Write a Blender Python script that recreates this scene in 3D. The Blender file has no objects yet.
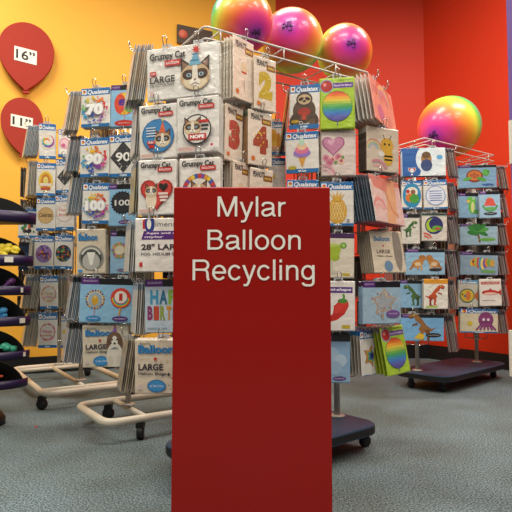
import bpy, math, random
from mathutils import Vector, Matrix, Euler
from mathutils.bvhtree import BVHTree
R = math.radians
random.seed(7)
sc = bpy.context.scene
col = sc.collection
# ------------------------------------------------------------------ camera
F, CAMZ, YH = 520.0, 0.70, 285.0
TH = math.atan((YH - 256) / F)
cam = bpy.data.cameras.new('camera'); cam.sensor_width = 36; cam.lens = 36 * F / 512
cam.clip_start = .02
camo = bpy.data.objects.new('camera', cam); col.objects.link(camo)
camo.location = (0, 0, CAMZ); camo.rotation_euler = (math.pi / 2 + TH, 0, 0)
sc.camera = camo
CT, ST = math.cos(TH), math.sin(TH)

def ray(px, py):
    x = (px - 256) / F; y = (256 - py) / F
    return Vector((x, CT - y * ST, ST + y * CT))
def at(px, py, Y):
    d = ray(px, py); s = Y / d.y
    return Vector((d.x * s, Y, CAMZ + d.z * s))
def ground(px, py, z=0.0):
    d = ray(px, py); s = (z - CAMZ) / d.z
    return Vector((d.x * s, d.y * s, z))
def proj(p):
    v = Vector(p) - Vector((0, 0, CAMZ))
    f = v.y * CT + v.z * ST; u = -v.y * ST + v.z * CT
    return 256 + F * v.x / f, 256 - F * u / f

# ------------------------------------------------------------------ materials
def lin(h):
    h = h.lstrip('#')
    if len(h) == 3: h = ''.join(c * 2 for c in h)
    o = []
    for i in (0, 2, 4):
        c = int(h[i:i + 2], 16) / 255
        o.append(c / 12.92 if c <= .04045 else ((c + .055) / 1.055) ** 2.4)
    return (*o, 1)
MATS = {}
def mat(name, color, rough=.5, metal=0, coat=0, bump=None, spec=.5):
    if name in MATS: return MATS[name]
    m = bpy.data.materials.new(name); m.use_nodes = True
    nt = m.node_tree; b = nt.nodes['Principled BSDF']
    b.inputs['Base Color'].default_value = lin(color) if isinstance(color, str) else color
    b.inputs['Roughness'].default_value = rough; b.inputs['Metallic'].default_value = metal
    b.inputs['Specular IOR Level'].default_value = spec
    if coat:
        b.inputs['Coat Weight'].default_value = coat; b.inputs['Coat Roughness'].default_value = .12
    if bump:
        t = nt.nodes.new('ShaderNodeTexCoord'); n = nt.nodes.new('ShaderNodeTexNoise')
        n.inputs['Scale'].default_value = bump[0]; n.inputs['Detail'].default_value = 2
        bp = nt.nodes.new('ShaderNodeBump'); bp.inputs['Strength'].default_value = bump[1]
        bp.inputs['Distance'].default_value = bump[2] if len(bump) > 2 else .01
        nt.links.new(t.outputs['Object'], n.inputs['Vector'])
        nt.links.new(n.outputs['Fac'], bp.inputs['Height'])
        nt.links.new(bp.outputs['Normal'], b.inputs['Normal'])
        if coat: nt.links.new(bp.outputs['Normal'], b.inputs['Coat Normal'])
    MATS[name] = m
    return m
def P(c):   # printed card under clear film
    return mat('print_' + c.strip('#'), c, .45, coat=.45, bump=(26, .35, .01))
PLASTIC = lambda c: mat('film_' + c.strip('#'), c, .3, coat=.5, bump=(30, .5, .01))
chrome = mat('chrome_wire', '#c9c8c4', .22, .9)
white_metal = mat('white_coated_wire', '#d8d4cc', .35)
tube_m = mat('cream_enamel_tube', '#d6cdbb', .4, bump=(40, .15, .003))
pole_m = mat('grey_steel', '#b3ada4', .35, .0)
black_m = mat('black_plastic', '#0e0e10', .5)
rubber_m = mat('dark_rubber', '#17171a', .6)
purple_m = mat('purple_plastic', '#241240', .45)

# ------------------------------------------------------------------ mesh builder
class MB:
    def __init__(s): s.v = []; s.f = []; s.m = []; s.mats = []; s.sm = []
    def mi(s, m):
        if m not in s.mats: s.mats.append(m)
        return s.mats.index(m)
    def add(s, vs, fs, m, smooth=False):
        o = len(s.v); s.v += [Vector(p) for p in vs]; k = s.mi(m)
        for f in fs: s.f.append([o + i for i in f]); s.m.append(k); s.sm.append(smooth)
        return s
    def box(s, c, d, m, rz=0):
        c = Vector(c); hx, hy, hz = d[0] / 2, d[1] / 2, d[2] / 2
        M = Matrix.Rotation(rz, 3, 'Z')
        vs = [c + M @ Vector((x * hx, y * hy, z * hz)) for x in (-1, 1) for y in (-1, 1) for z in (-1, 1)]
        return s.add(vs, [(0, 1, 3, 2), (4, 6, 7, 5), (0, 4, 5, 1), (2, 3, 7, 6), (0, 2, 6, 4), (1, 5, 7, 3)], m)
    def tube(s, pts, r, m, n=8, closed=False):
        pts = [Vector(p) for p in pts]; L = len(pts); vs = []; fs = []
        prev = None
        for i, p in enumerate(pts):
            a = pts[(i - 1) % L] if (closed or i > 0) else p
            b = pts[(i + 1) % L] if (closed or i < L - 1) else p
            t = (b - a)
            t = t.normalized() if t.length > 1e-9 else Vector((0, 0, 1))
            if prev is None:
                u = t.cross(Vector((0, 0, 1)))
                if u.length < .1: u = t.cross(Vector((1, 0, 0)))
            else:
                u = prev - t * prev.dot(t)
                if u.length < 1e-6: u = t.orthogonal()
            u.normalize(); w = t.cross(u); prev = u
            for k in range(n):
                q = 2 * math.pi * k / n
                vs.append(p + u * (r * math.cos(q)) + w * (r * math.sin(q)))
        for i in range(L if closed else L - 1):
            j = (i + 1) % L
            for k in range(n):
                k2 = (k + 1) % n
                fs.append((i * n + k, i * n + k2, j * n + k2, j * n + k))
        if not closed:
            fs.append(tuple(range(n - 1, -1, -1))); fs.append(tuple((L - 1) * n + k for k in range(n)))
        return s.add(vs, fs, m, True)
    def lathe(s, prof, c, m, n=24, axis='Z', M=None):
        c = Vector(c); vs = []; fs = []; L = len(prof)
        for r, z in prof:
            for k in range(n):
                q = 2 * math.pi * k / n
                p = Vector((r * math.cos(q), r * math.sin(q), z))
                if M: p = M @ p
                vs.append(c + p)
        for i in range(L - 1):
            for k in range(n):
                k2 = (k + 1) % n
                fs.append((i * n + k, i * n + k2, (i + 1) * n + k2, (i + 1) * n + k))
        fs.append(tuple(range(n - 1, -1, -1))); fs.append(tuple((L - 1) * n + k for k in range(n)))
        return s.add(vs, fs, m, True)
    def prism(s, poly, z0, z1, m):   # poly in xy
        n = len(poly)
        vs = [(x, y, z0) for x, y in poly] + [(x, y, z1) for x, y in poly]
        fs = [tuple(range(n - 1, -1, -1)), tuple(range(n, 2 * n))] + [(i, (i + 1) % n, n + (i + 1) % n, n + i) for i in range(n)]
        return s.add(vs, fs, m)
    def mesh(s, name, off=None):
        me = bpy.data.meshes.new(name)
        o = Vector(off) if off else Vector((0, 0, 0))
        me.from_pydata([tuple(p - o) for p in s.v], [], s.f)
        for m in s.mats: me.materials.append(m)
        me.polygons.foreach_set('material_index', s.m)
        me.polygons.foreach_set('use_smooth', s.sm)
        me.update()
        return me
    def build(s, name, parent=None, world=False):
        """world=True: vertices are in world coordinates, parent is an unrotated Empty"""
        off = parent.location if (parent is not None and world) else None
        o = bpy.data.objects.new(name, s.mesh(name, off)); col.objects.link(o)
        if parent is not None: o.parent = parent
        return o

def tag(o, label, cat, group=None, kind=None):
    if label: o['label'] = label
    if cat: o['category'] = cat
    if group: o['group'] = group
    if kind: o['kind'] = kind
    return o
def empty(name, loc, rz=0):
    o = bpy.data.objects.new(name, None); o.empty_display_size = .05
    col.objects.link(o); o.location = loc; o.rotation_euler = (0, 0, rz)
    return o

# ------------------------------------------------------------------ text
TXT = {}
def text_mesh(s, bold=0.0, shear=0.0):
    k = (s, bold, shear)
    if k in TXT: return TXT[k]
    cu = bpy.data.curves.new('t', 'FONT'); cu.body = s; cu.size = 1; cu.offset = bold
    cu.resolution_u = 4
    ob = bpy.data.objects.new('t', cu); col.objects.link(ob)
    bpy.context.view_layer.update()
    dg = bpy.context.evaluated_depsgraph_get()
    me = bpy.data.meshes.new_from_object(ob.evaluated_get(dg))
    vs = [(v.co.x + shear * v.co.y, v.co.y) for v in me.vertices]; fs = [tuple(p.vertices) for p in me.polygons]
    bpy.data.objects.remove(ob); bpy.data.meshes.remove(me); bpy.data.curves.remove(cu)
    xs = [v[0] for v in vs]; ys = [v[1] for v in vs]
    if bold and (max(ys) - min(ys) > 1.3 or max(xs) - min(xs) > .95 * len(s) + .5):   # outline spikes: use the regular weight
        TXT[k] = text_mesh(s, 0.0, shear); return TXT[k]
    TXT[k] = (vs, fs, min(xs), max(xs), min(ys), max(ys))
    return TXT[k]

GROT = {}
def _e(cx, cy, rx, ry, a0, a1, n=22):
    return [(cx + rx * math.cos(R(a0 + (a1 - a0) * i / n)), cy + ry * math.sin(R(a0 + (a1 - a0) * i / n))) for i in range(n + 1)]
def _sm(pts, n=4):   # smooth open polyline through points
    out = []
    for i in range(len(pts) - 1):
        p0, p1, p2, p3 = pts[max(0, i - 1)], pts[i], pts[i + 1], pts[min(len(pts) - 1, i + 2)]
        for k in range(n):
            t = k / n
            out.append(tuple(.5 * (2 * p1[j] + (p2[j] - p0[j]) * t + (2 * p0[j] - 5 * p1[j] + 4 * p2[j] - p3[j]) * t * t + (3 * p1[j] - p0[j] - 3 * p2[j] + p3[j]) * t ** 3) for j in (0, 1)))
    return out + [pts[-1]]
def _rc(x0, y0, x1, y1): return ('p', [(x0, y0), (x1, y0), (x1, y1), (x0, y1)])
GROT.update({
 'M': (833, [_rc(75, 0, 160, 718), _rc(673, 0, 758, 718), ('p', [(75, 718), (374, 0), (458, 0), (192, 718)]), ('p', [(374, 0), (458, 0), (758, 718), (641, 718)])]),
 'y': (500, [('p', [(11, 523), (210, 0), (298, 0), (105, 523)]), ('s', [(443, 523), (252, -5)] + _sm([(252, -5), (225, -85), (195, -140), (145, -172), (58, -172)])[1:])]),
 'l': (222, [_rc(67, 0, 152, 718)]),
 'a': (556, [('s', _sm([(84, 365), (105, 435), (165, 478), (268, 488), (375, 474), (432, 425), (446, 350)]) + [(446, 110)] + _sm([(446, 110), (458, 55), (490, 36), (530, 40)])[1:]),
             ('s', _sm([(446, 318), (400, 284), (300, 266), (190, 246), (110, 205), (80, 140), (105, 68), (180, 32), (270, 42), (360, 86), (425, 150), (446, 240)]))]),
 'r': (333, [_rc(69, 0, 152, 523), ('s', _sm([(111, 270), (122, 360), (165, 435), (235, 474), (321, 478)]))]),
 'B': (667, [_rc(80, 0, 168, 718), ('s', [(120, 677), (370, 677)] + _e(370, 533, 168, 144, 90, -90)[1:] + [(120, 389)]), ('s', [(120, 389), (385, 389)] + _e(385, 215, 190, 174, 90, -90)[1:] + [(120, 41)])]),
 'o': (556, [('s', _e(278, 262, 203, 236, 0, 360, 36))]),
 'n': (556, [_rc(69, 0, 152, 523), ('s', _sm([(111, 270), (122, 360), (175, 445), (285, 487), (385, 470), (438, 405), (449, 320)]) + [(449, 0)])]),
 'R': (722, [_rc(87, 0, 177, 718), ('s', [(130, 677), (450, 677)] + _e(450, 520, 170, 157, 90, -90)[1:] + [(130, 363)]), ('s', _sm([(420, 363), (530, 345), (585, 285), (600, 190), (606, 90), (625, 30), (655, 0)]))]),
 'e': (556, [('s', _e(278, 262, 200, 234, 0, 322, 30)), _rc(80, 226, 515, 300)]),
 'c': (500, [('s', _e(262, 262, 196, 234, 38, 325, 28))]),
 'i': (222, [_rc(67, 0, 152, 523), _rc(67, 618, 152, 718)]),
 'g': (556, [('s', _e(262, 266, 190, 220, 0, 360, 34)), ('s', [(449, 523), (449, -40)] + _sm([(449, -40), (432, -122), (370, -172), (262, -182), (160, -168), (105, -128), (88, -85)])[1:])]),
})
def grot_line(t, wd=84):
    """upright grotesque lettering from strokes: returns verts, faces, bounds"""
    vs = []; fs = []; x0 = 0; ly = 0
    for ch in t:
        adv, sh = GROT[ch]
        for kind, pts in sh:
            o = len(vs); ly += .00006
            if kind == 'p':
                vs += [(x + x0, y, ly) for x, y in pts]; fs.append(tuple(range(o, o + len(pts))))
            else:
                L = len(pts); cl = math.dist(pts[0], pts[-1]) < 1
                for i, (x, y) in enumerate(pts):
                    a = pts[i - 1] if i else (pts[-2] if cl else pts[0]); b = pts[i + 1] if i < L - 1 else (pts[1] if cl else pts[-1])
                    dx, dy = b[0] - a[0], b[1] - a[1]; l = math.hypot(dx, dy) or 1
                    nx, ny = -dy / l * wd / 2, dx / l * wd / 2 * .92
                    vs += [(x + x0 - nx, y - ny, ly), (x + x0 + nx, y + ny, ly)]
                fs += [(o + 2 * i, o + 2 * i + 2, o + 2 * i + 3, o + 2 * i + 1) for i in range(L - 1)]
        x0 += adv
    xs = [v[0] for v in vs]; ys = [v[1] for v in vs]
    return vs, fs, min(xs), max(xs), min(ys), max(ys)

# ------------------------------------------------------------------ flat print on a packet
RB = ['#d8322f', '#ee7a24', '#f2c52c', '#63b548', '#2d9ccf', '#3a58b0', '#8a3fa0', '#d94a92']
class Art:
    def __init__(s, w, h):
        s.w, s.h = w, h; s.parts = {}; s.texts = []; s.cur = 'picture_print'; s.n = 0
        s.base = '#e8e4dc'; s.top = None; s.tabh = .12
    def p(s, name): s.cur = name; return s
    def mb(s):
        if s.cur not in s.parts: s.parts[s.cur] = MB()
        return s.parts[s.cur]
    def lay(s):
        s.n += 1; return -.0023 - .00009 * s.n
    def poly(s, pts, c):
        y = s.lay()
        q = [((min(.99, max(.01, x)) - .5) * s.w, y, min(.99, max(.006, z)) * s.h) for x, z in pts]
        a = sum(q[i][0] * q[(i + 1) % len(q)][2] - q[(i + 1) % len(q)][0] * q[i][2] for i in range(len(q)))
        if a < 0: q.reverse()
        s.mb().add(q, [tuple(range(len(q)))], P(c)); return s
    def rect(s, x0, y0, x1, y1, c): return s.poly([(x0, y0), (x1, y0), (x1, y1), (x0, y1)], c)
    def ell(s, cx, cy, rx, c, ry=None, n=22, rot=0):
        k = s.w / s.h
        if ry is None: ry = rx
        pts = []
        for i in range(n):
            q = 2 * math.pi * i / n; a, b = rx * math.cos(q), ry * math.sin(q)
            pts.append((cx + a * math.cos(rot) - b * math.sin(rot), cy + (a * math.sin(rot) + b * math.cos(rot)) * k))
        return s.poly(pts, c)
    def heart(s, cx, cy, r, c):
        k = s.w / s.h; pts = []
        for i in range(28):
            t = 2 * math.pi * i / 28
            pts.append((cx + r * math.sin(t) ** 3, cy + k * r / 16 * (13 * math.cos(t) - 5 * math.cos(2 * t) - 2 * math.cos(3 * t) - math.cos(4 * t))))
        return s.poly(pts, c)
    def star(s, cx, cy, r, c, n=5, inner=.45, rot=0):
        k = s.w / s.h
        return s.poly([(cx + (r if i % 2 == 0 else r * inner) * math.sin(math.pi * i / n + rot),
                        cy + k * (r if i % 2 == 0 else r * inner) * math.cos(math.pi * i / n + rot)) for i in range(2 * n)], c)
    def line(s, pts, wd, c):
        k = s.w / s.h; y = s.lay(); vs = []; L = len(pts)
        for i, (x, z) in enumerate(pts):
            a = pts[max(0, i - 1)]; b = pts[min(L - 1, i + 1)]
            dx, dz = b[0] - a[0], (b[1] - a[1]) / k
            l = math.hypot(dx, dz) or 1; nx, nz = -dz / l, dx / l
            for sg_ in (-1, 1):
                vs.append(((min(.99, max(.01, x + sg_ * nx * wd / 2)) - .5) * s.w, y, min(.99, max(.006, z + sg_ * nz * wd / 2 * k)) * s.h))
        s.mb().add(vs, [(2 * i, 2 * i + 2, 2 * i + 3, 2 * i + 1) for i in range(L - 1)], P(c)); return s
    def arc(s, cx, cy, r, a0, a1, wd, c, n=14):
        k = s.w / s.h
        return s.line([(cx + r * math.cos(R(a0 + (a1 - a0) * i / n)), cy + k * r * math.sin(R(a0 + (a1 - a0) * i / n))) for i in range(n + 1)], wd, c)
    def dots(s, n, c, r=.012, seed=1, y0=.05, y1=.9):
        rn = random.Random(seed)
        for _ in range(n): s.ell(rn.uniform(.06, .94), rn.uniform(y0, y1), r, c if isinstance(c, str) else rn.choice(c), n=6)
        return s
    def text(s, t, x0, y0, x1, y1, c, bold=.0, shear=0.0):
        vs, fs, a, b, d, e = text_mesh(t, bold, shear); y = s.lay()
        q = [((x0 + (x1 - x0) * (u - a) / (b - a) - .5) * s.w, y, (y0 + (y1 - y0) * (v - d) / (e - d)) * s.h) for u, v in vs]
        b = MB(); b.add(q, fs, P(c)); s.texts.append(b); return s

BLUE, LBLUE, PUR, BLK, CREAM, WHT, RED = '#1c6cae', '#94bcd8', '#552578', '#101014', '#dccfb8', '#e6e2da', '#c42820'
def hdr(A, c=BLUE, t='Qualatex', tc='#f4f4f4', h=.12):
    A.p('header_card').rect(0.01, 1 - h, .99, .99, c); A.top = c
    if t:
        A.rect(.03, 1 - h * .86, .19, 1 - h * .2, '#f0f0f0').ell(.11, 1 - h * .5, .05, RED).ell(.09, 1 - h * .62, .03, '#f2c52c')
        A.p('lettering').text(t, .22, 1 - h * .95, .97, 1 - h * .28, tc, .03, .25).text('FOIL BALLOON', .25, 1 - h * .2, .7, 1 - h * .08, '#bcd4ea')
    return A
def qual(A, foot=.085, h=.19, c=BLUE):
    A.base = WHT; hdr(A, c, h=h)
    if foot:
        A.p('footer_band').rect(.01, .005, .99, foot, c); A.rect(.38, foot * .3, .62, foot * .7, '#cfe2f0')
    A.p('picture_print'); return A
def ana(A, tab=PUR, base=LBLUE, h=.13, oval=True, txt=None):
    A.base = base; A.p('header_card').rect(0.01, 1 - h, .99, .99, BLK).rect(.02, 1 - h, .33, .99, tab); A.top = BLK
    A.p('lettering').text('ANAGRAM', .05, 1 - h * .62, .3, 1 - h * .35, '#d8c8e0')
    if oval:
        A.p('size_oval').ell(.62, .09, .24, PUR, .08).p('lettering').text('HOLOGRAPHIC', .45, .075, .8, .105, '#e8dff0')
    A.p('picture_print'); return A
def cream_balloon(A, large=True):
    A.base = CREAM; A.top = CREAM
    A.dots(26, [RED, BLK, '#2d6fb5', '#e0b030'], .011, 3, .05, .78)
    A.p('lettering').text('Betallic', .1, .9, .3, .94, '#444').text('Balloon', .07, .74, .72, .89, '#155a96', .05).text('Balloon', .065, .746, .715, .896, '#2f86c4', .02)
    if large:
        A.text('LARGE', .07, .43, .52, .55, '#2a2338', .03).text('Helium Shape', .07, .33, .58, .4, '#2a2338', .02)
        A.p('size_oval').ell(.4, .15, .17, '#2277b8', .11).ell(.4, .15, .15, '#3a93d0', .09)
        A.p('lettering').text('36" BALLOON', .28, .13, .52, .17, '#eef')
        A.p('picture_print').star(.38, .64, .045, RED).star(.62, .36, .04, '#222').rect(.06, .08, .13, .16, '#d9c4c8')
    A.p('picture_print'); return A
def grumpy(A):
    A.base = '#e9e5de'; A.top = '#e9e5de'; A.dots(34, ['#b9b4aa', '#cfc9bd'], .007, 5)
    A.p('lettering').text('Grumpy Cat', .07, .82, .86, .95, '#26221f', .035)
    A.p('size_oval').rect(.52, .775, .9, .855, RED); A.p('lettering').text('BALLOON', .56, .795, .86, .835, '#f4e4e0', .02)
    A.p('picture_print'); return A
def cat(A, cx, cy, r, hat=False):
    k = A.w / A.h
    f = lambda x, y: (cx + x * r, cy + y * r * k)
    A.poly([f(-.95, .35), f(-1.0, 1.35), f(-.3, .8)], '#3d2a1f').poly([f(.95, .35), f(1.0, 1.35), f(.3, .8)], '#3d2a1f')
    A.poly([f(-.85, .55), f(-.88, 1.1), f(-.5, .8)], '#8a6654').poly([f(.85, .55), f(.88, 1.1), f(.5, .8)], '#8a6654')
    A.ell(cx, cy, r, '#c9ab84', r * .88).ell(cx, cy - .25 * r * k, r * .8, '#dccbaa', r * .58)
    A.ell(cx - .45 * r, cy + .15 * r * k, r * .42, '#4a3426', r * .34).ell(cx + .45 * r, cy + .15 * r * k, r * .42, '#4a3426', r * .34)
    A.poly([f(-.14, .8), f(.14, .8), f(.22, -.2), f(-.22, -.2)], '#e9e0d0')
    A.ell(cx - .42 * r, cy + .12 * r * k, r * .17, '#a9c4d4', r * .13).ell(cx + .42 * r, cy + .12 * r * k, r * .17, '#a9c4d4', r * .13)
    A.ell(cx - .42 * r, cy + .12 * r * k, r * .08, '#151515').ell(cx + .42 * r, cy + .12 * r * k, r * .08, '#151515')
    A.ell(cx, cy - .35 * r * k, r * .36, '#efe7d8', r * .26).poly([f(-.12, -.15), f(.12, -.15), f(0, -.32)], '#8b5a52')
    A.line([f(-.25, -.52), f(0, -.42), f(.25, -.52)], r * .06, '#6a4a40')
    if hat:
        A.poly([f(-.42, .75), f(.42, .75), f(.08, 1.7)], '#6fa9c4').line([f(-.3, 1.05), f(.28, 1.05)], r * .1, '#3d7fa5')
        A.line([f(-.16, 1.45), f(.2, 1.45)], r * .1, '#3d7fa5').star(cx + .1 * r, cy + 1.75 * r * k, r * .3, RED, 8, .5)
    return A
def splat(A, cx, cy, r, t):
    rn = random.Random(len(t) * 7 + ord(t[0])); k = A.w / A.h
    for i in range(90):
        a = 2 * math.pi * i / 90 + rn.uniform(-.05, .05); q = r * rn.uniform(.35, 1.03)
        A.ell(cx + q * math.cos(a), cy + q * k * math.sin(a), r * rn.uniform(.05, .12), RB[int(i / 11.3) % 8], n=7)
    w = r * (.68 if len(t) == 2 else .85); hh = r * .42 * k
    A.p('lettering').text(t, cx - w * 1.06, cy - hh * 1.1, cx + w * 1.06, cy + hh * 1.1, '#c9c2cc', .12).text(t, cx - w, cy - hh, cx + w, cy + hh, '#fbfaf6', .06)
    A.p('picture_print'); return A

# -- one art per front packet
def a_num(t): return lambda A: splat(qual(A), .5, .44, .43, t)
def a_80(A):
    ana(A, oval=False, base='#8fc0e2')
    A.ell(.5, .55, .37, '#e2582c')
    A.ell(.42, .55, .26, '#e8862c', .37).ell(.5, .55, .2, '#ecc23a', .37).ell(.66, .55, .18, '#5fb04a', .3).ell(.33, .55, .19, '#dc4a30', .32)
    A.poly([(.44, .34), (.56, .34), (.5, .38)], '#e2a52c').line([(.5, .34), (.48, .16)], .02, '#d8502c')
    A.p('lettering').text('80', .28, .5, .76, .66, '#4a2a90', .06)
    A.p('size_oval').ell(.5, .09, .34, RED, .1); A.p('lettering').text('BIRTHDAY', .3, .08, .7, .105, '#f0d8d0')
def diamond(A, cx, cy, r, t):
    k = A.w / A.h
    A.poly([(cx, cy - r * k * 1.15), (cx + r, cy), (cx, cy + r * k * 1.15), (cx - r, cy)], '#3a3a3c')
    rn = random.Random(4)
    for i in range(60):
        a, b = rn.uniform(-1, 1), rn.uniform(-1, 1)
        if abs(a) + abs(b) < .95: A.ell(cx + a * r, cy + b * r * k * 1.15, .02, rn.choice(['#d8d6d0', '#77767a', '#101012']), n=6)
    if t:
        A.p('lettering').text(t, cx - r * .6, cy - r * k * .38, cx + r * .6, cy + r * k * .38, '#18181a', .09).text(t, cx - r * .56, cy - r * k * .34, cx + r * .56, cy + r * k * .34, '#f0eee8', .03)
    A.p('picture_print')
def a_dia90(A): qual(A); diamond(A, .5, .47, .45, '90')
def a_dia(A): qual(A); diamond(A, .5, .47, .42, None)
def a_100b(A):
    ana(A, base='#8fbfe0')
    A.star(.52, .55, .42, '#1b1b20', 22, .88).ell(.52, .55, .33, '#2b2b31')
    A.line([(.52, .34), (.5, .16)], .015, '#333').p('lettering').text('100', .25, .48, .8, .62, '#e8e6e2', .02)
def a_silverdisc(A):
    cream_balloon(A, False); A.ell(.5, .36, .43, '#8d8d88').ell(.5, .36, .37, '#4c4c4a').ell(.5, .28, .3, '#b9b8b0', .3)
    A.poly([(.36, .48), (.64, .48), (.54, .2), (.46, .2)], '#efece2').arc(.5, .36, .33, 20, 160, .06, '#d8d6cc').ell(.13, .07, .08, '#3a93d0', .05)
def a_floral(A):
    ana(A); A.ell(.5, .55, .36, '#cdb38c')
    rn = random.Random(5)
    for i in range(18): A.ell(.5 + .36 * math.cos(i * .35), .55 + .36 * A.w / A.h * math.sin(i * .35), .08, rn.choice(['#d88a5a', '#7fa05a', '#c8b26a', '#9a6aa0']), n=8)
    A.ell(.5, .55, .24, '#d9cfb6')
def a_wide(A):
    ana(A, oval=False, base='#93c3e3', h=.15)
    A.ell(.27, .52, .165, '#e0d5c0'); k = A.w / A.h
    for i in range(20): A.ell(.27 + .155 * math.cos(i * .314), .52 + .155 * k * math.sin(i * .314), .02, ['#8a4a3a', '#b8923a', '#5a6a9a'][i % 3], n=8)
    A.ell(.27, .52, .12, '#9db4c8').ell(.27, .5, .06, '#d8a428', .09).ell(.27, .57, .03, '#e8c870').line([(.27, .3), (.26, .16)], .012, '#c86a6a')
    A.star(.72, .56, .185, '#d8432f', 20, .93)
    for i, c in enumerate(RB[:5]): A.arc(.72, .56, .165 - i * .012, 180, 360, .014, c)
    A.ell(.72, .58, .11, '#f2e8dc'); A.p('lettering').text('1', .69, .5, .75, .66, RED, .06)
    A.p('picture_print').line([(.72, .34), (.7, .18)], .03, '#d8a030')
    A.p('size_oval').ell(.25, .1, .13, '#2a86c4', .045).ell(.72, .1, .14, PUR, .045)
    A.p('lettering').text('FIRST BIRTHDAY', .16, .085, .34, .115, '#e8f0f8').text('HOLOGRAPHIC', .62, .085, .82, .115, '#efe4f4')
def a_dog(A):
    cream_balloon(A)
    A.poly([(.62, .76), (.78, .76), (.71, .98)], '#8a5aa8').star(.71, .97, .03, RED)
    A.ell(.7, .62, .17, '#7a5a44', .2).ell(.7, .58, .07, '#f0ebe0', .15).ell(.58, .52, .06, '#6a4c38', .16).ell(.82, .52, .06, '#6a4c38', .16)
    A.ell(.7, .25, .18, '#e8e0d0', .3).ell(.6, .12, .06, '#dcd2c0', .14).ell(.8, .12, .06, '#dcd2c0', .14).ell(.7, .56, .025, '#1a1515').ell(.65, .65, .018, '#1a1515').ell(.75, .65, .018, '#1a1515')
    A.poly([(.6, .42), (.8, .42), (.7, .48)], '#8a8a90')
def a_glarge(A):
    A.base = '#e9e5de'; A.top = '#e9e5de'; A.dots(46, ['#b9b4aa', '#cfc9bd'], .006, 5)
    A.p('lettering').text('Grumpy Cat', .05, .73, .55, .9, '#26221f', .035); A.p('size_oval').rect(.26, .63, .48, .74, RED).rect(.05, .47, .14, .55, RED)
    A.p('lettering').text('BALLOON', .28, .66, .46, .71, '#f4e4e0', .02).text('40" GIANT', .06, .49, .13, .53, '#fff').text('LARGE', .05, .32, .4, .45, '#302c2a', .02).text('FOIL BALLOON SHAPE', .05, .24, .39, .3, '#443f3c', .01)
    A.p('picture_print'); cat(A, .68, .37, .2, True); A.rect(.05, .08, .1, .17, '#d8b8b0')
def a_gblue(A):
    grumpy(A); A.ell(.5, .42, .42, '#2a6aa0').ell(.5, .42, .39, '#3f86bd')
    cat(A, .62, .34, .21); k = A.w / A.h
    A.poly([(.53, .47), (.71, .47), (.64, .68)], '#d8653a').star(.64, .7, .04, '#f0d040')
    for i in range(4): A.rect(.2, .56 - i * .05, .45, .58 - i * .05, '#d8e2ea')
    A.rect(.22, .27, .42, .33, RED).rect(.26, .2, .4, .255, RED).rect(.06, .04, .38, .09, '#d8b0a8').p('lettering').text('FUN', .26, .28, .38, .32, '#fff', .02)
def a_gnope(A):
    grumpy(A); A.dots(50, ['#c8c2b6', '#a8a298'], .01, 9, .1, .75)
    A.ell(.5, .41, .34, '#26262c').ell(.5, .41, .31, '#e8e2d8'); cat(A, .4, .43, .2)
    A.rect(.56, .52, .78, .57, RED).rect(.6, .45, .78, .49, '#333').rect(.6, .39, .76, .42, '#333').rect(.3, .22, .72, .33, RED)
    A.p('lettering').text('NOPE', .34, .245, .68, .31, '#fff', .05); A.p('picture_print').rect(.06, .04, .44, .1, '#d8b0a8').ell(.85, .12, .07, '#e6dede').ell(.85, .12, .03, RED)
def a_gheart(A):
    grumpy(A); A.heart(.5, .4, .43, '#a8241f').heart(.5, .4, .38, '#d0463f')
    A.ell(.36, .28, .14, '#ead9bf', .26); cat(A, .36, .42, .16)
    A.heart(.68, .5, .12, '#26221f').rect(.55, .36, .8, .4, '#f0dcd4').rect(.58, .3, .8, .34, '#f0dcd4').rect(.6, .24, .76, .28, '#f0dcd4').rect(.06, .05, .4, .1, '#d8b0a8')
def a_gring(A):
    grumpy(A); k = A.w / A.h
    A.ell(.5, .4, .42, '#38382e')
    for i in range(28): A.ell(.5 + .36 * math.cos(i * .2244), .4 + .36 * k * math.sin(i * .2244), .06, ['#d8952f', '#7a4a9a', '#c8382f', '#3a5aa8', '#e0c040'][i % 5], n=8)
    A.ell(.5, .4, .3, '#ded8cc'); cat(A, .5, .4, .2)
def a_28(A):
    A.base = WHT; A.top = WHT
    A.p('picture_print').rect(.12, .8, .2, .98, RED).ell(.23, .89, .08, '#2a3a86', .14).ell(.22, .89, .035, '#efece6', .08)
    A.p('lettering').text('imensional', .32, .84, .9, .93, '#5a5560')
    A.p('title_band').poly([(.1, .6), (.98, .6), (.98, .76), (.14, .76)], PUR); A.p('lettering').text('Ages and stages', .17, .69, .84, .74, '#e8dff0', .03).text('mylar', .15, .62, .45, .67, '#e8dff0', .03)
    A.p('picture_print').rect(.86, .61, .97, .75, '#e4b040').ell(.915, .68, .04, '#c84f9a').ell(.95, .42, .07, '#7a6a52', .35)
    A.p('lettering').text('28" LARGE', .1, .41, .83, .52, '#3a3338', .03).text('FOIL HELIUM SHAPE', .1, .31, .8, .36, '#55505a', .01); A.p('picture_print').rect(.07, .1, .12, .18, RED)
def a_happy(A):
    ana(A, base='#b7c9d6', h=.14, oval=False)
    for i, c in enumerate(['#3f93b8', '#2f6a8a', '#7fb04a', '#d88a3a', '#c84f7a']): A.p('lettering').text('HAPPY'[i], .1 + i * .165, .53, .25 + i * .165, .8, c, .05)
    for i, c in enumerate(['#8a2f6a', '#b8452f', '#8a9a3a', '#c88a2f', '#4f8ab8', '#7a4a9a', '#c84f4a', '#3f93b8']): A.text('BIRTHDAY'[i], .05 + i * .115, .24, .145 + i * .115, .5, c, .05)
    A.p('picture_print').rect(.06, .08, .4, .1, '#8fa4b2')
def a_large2(A):
    cream_balloon(A); A.ell(.88, .5, .1, '#d8909a', .2).ell(.9, .4, .06, '#8a4a3a', .1)
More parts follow.
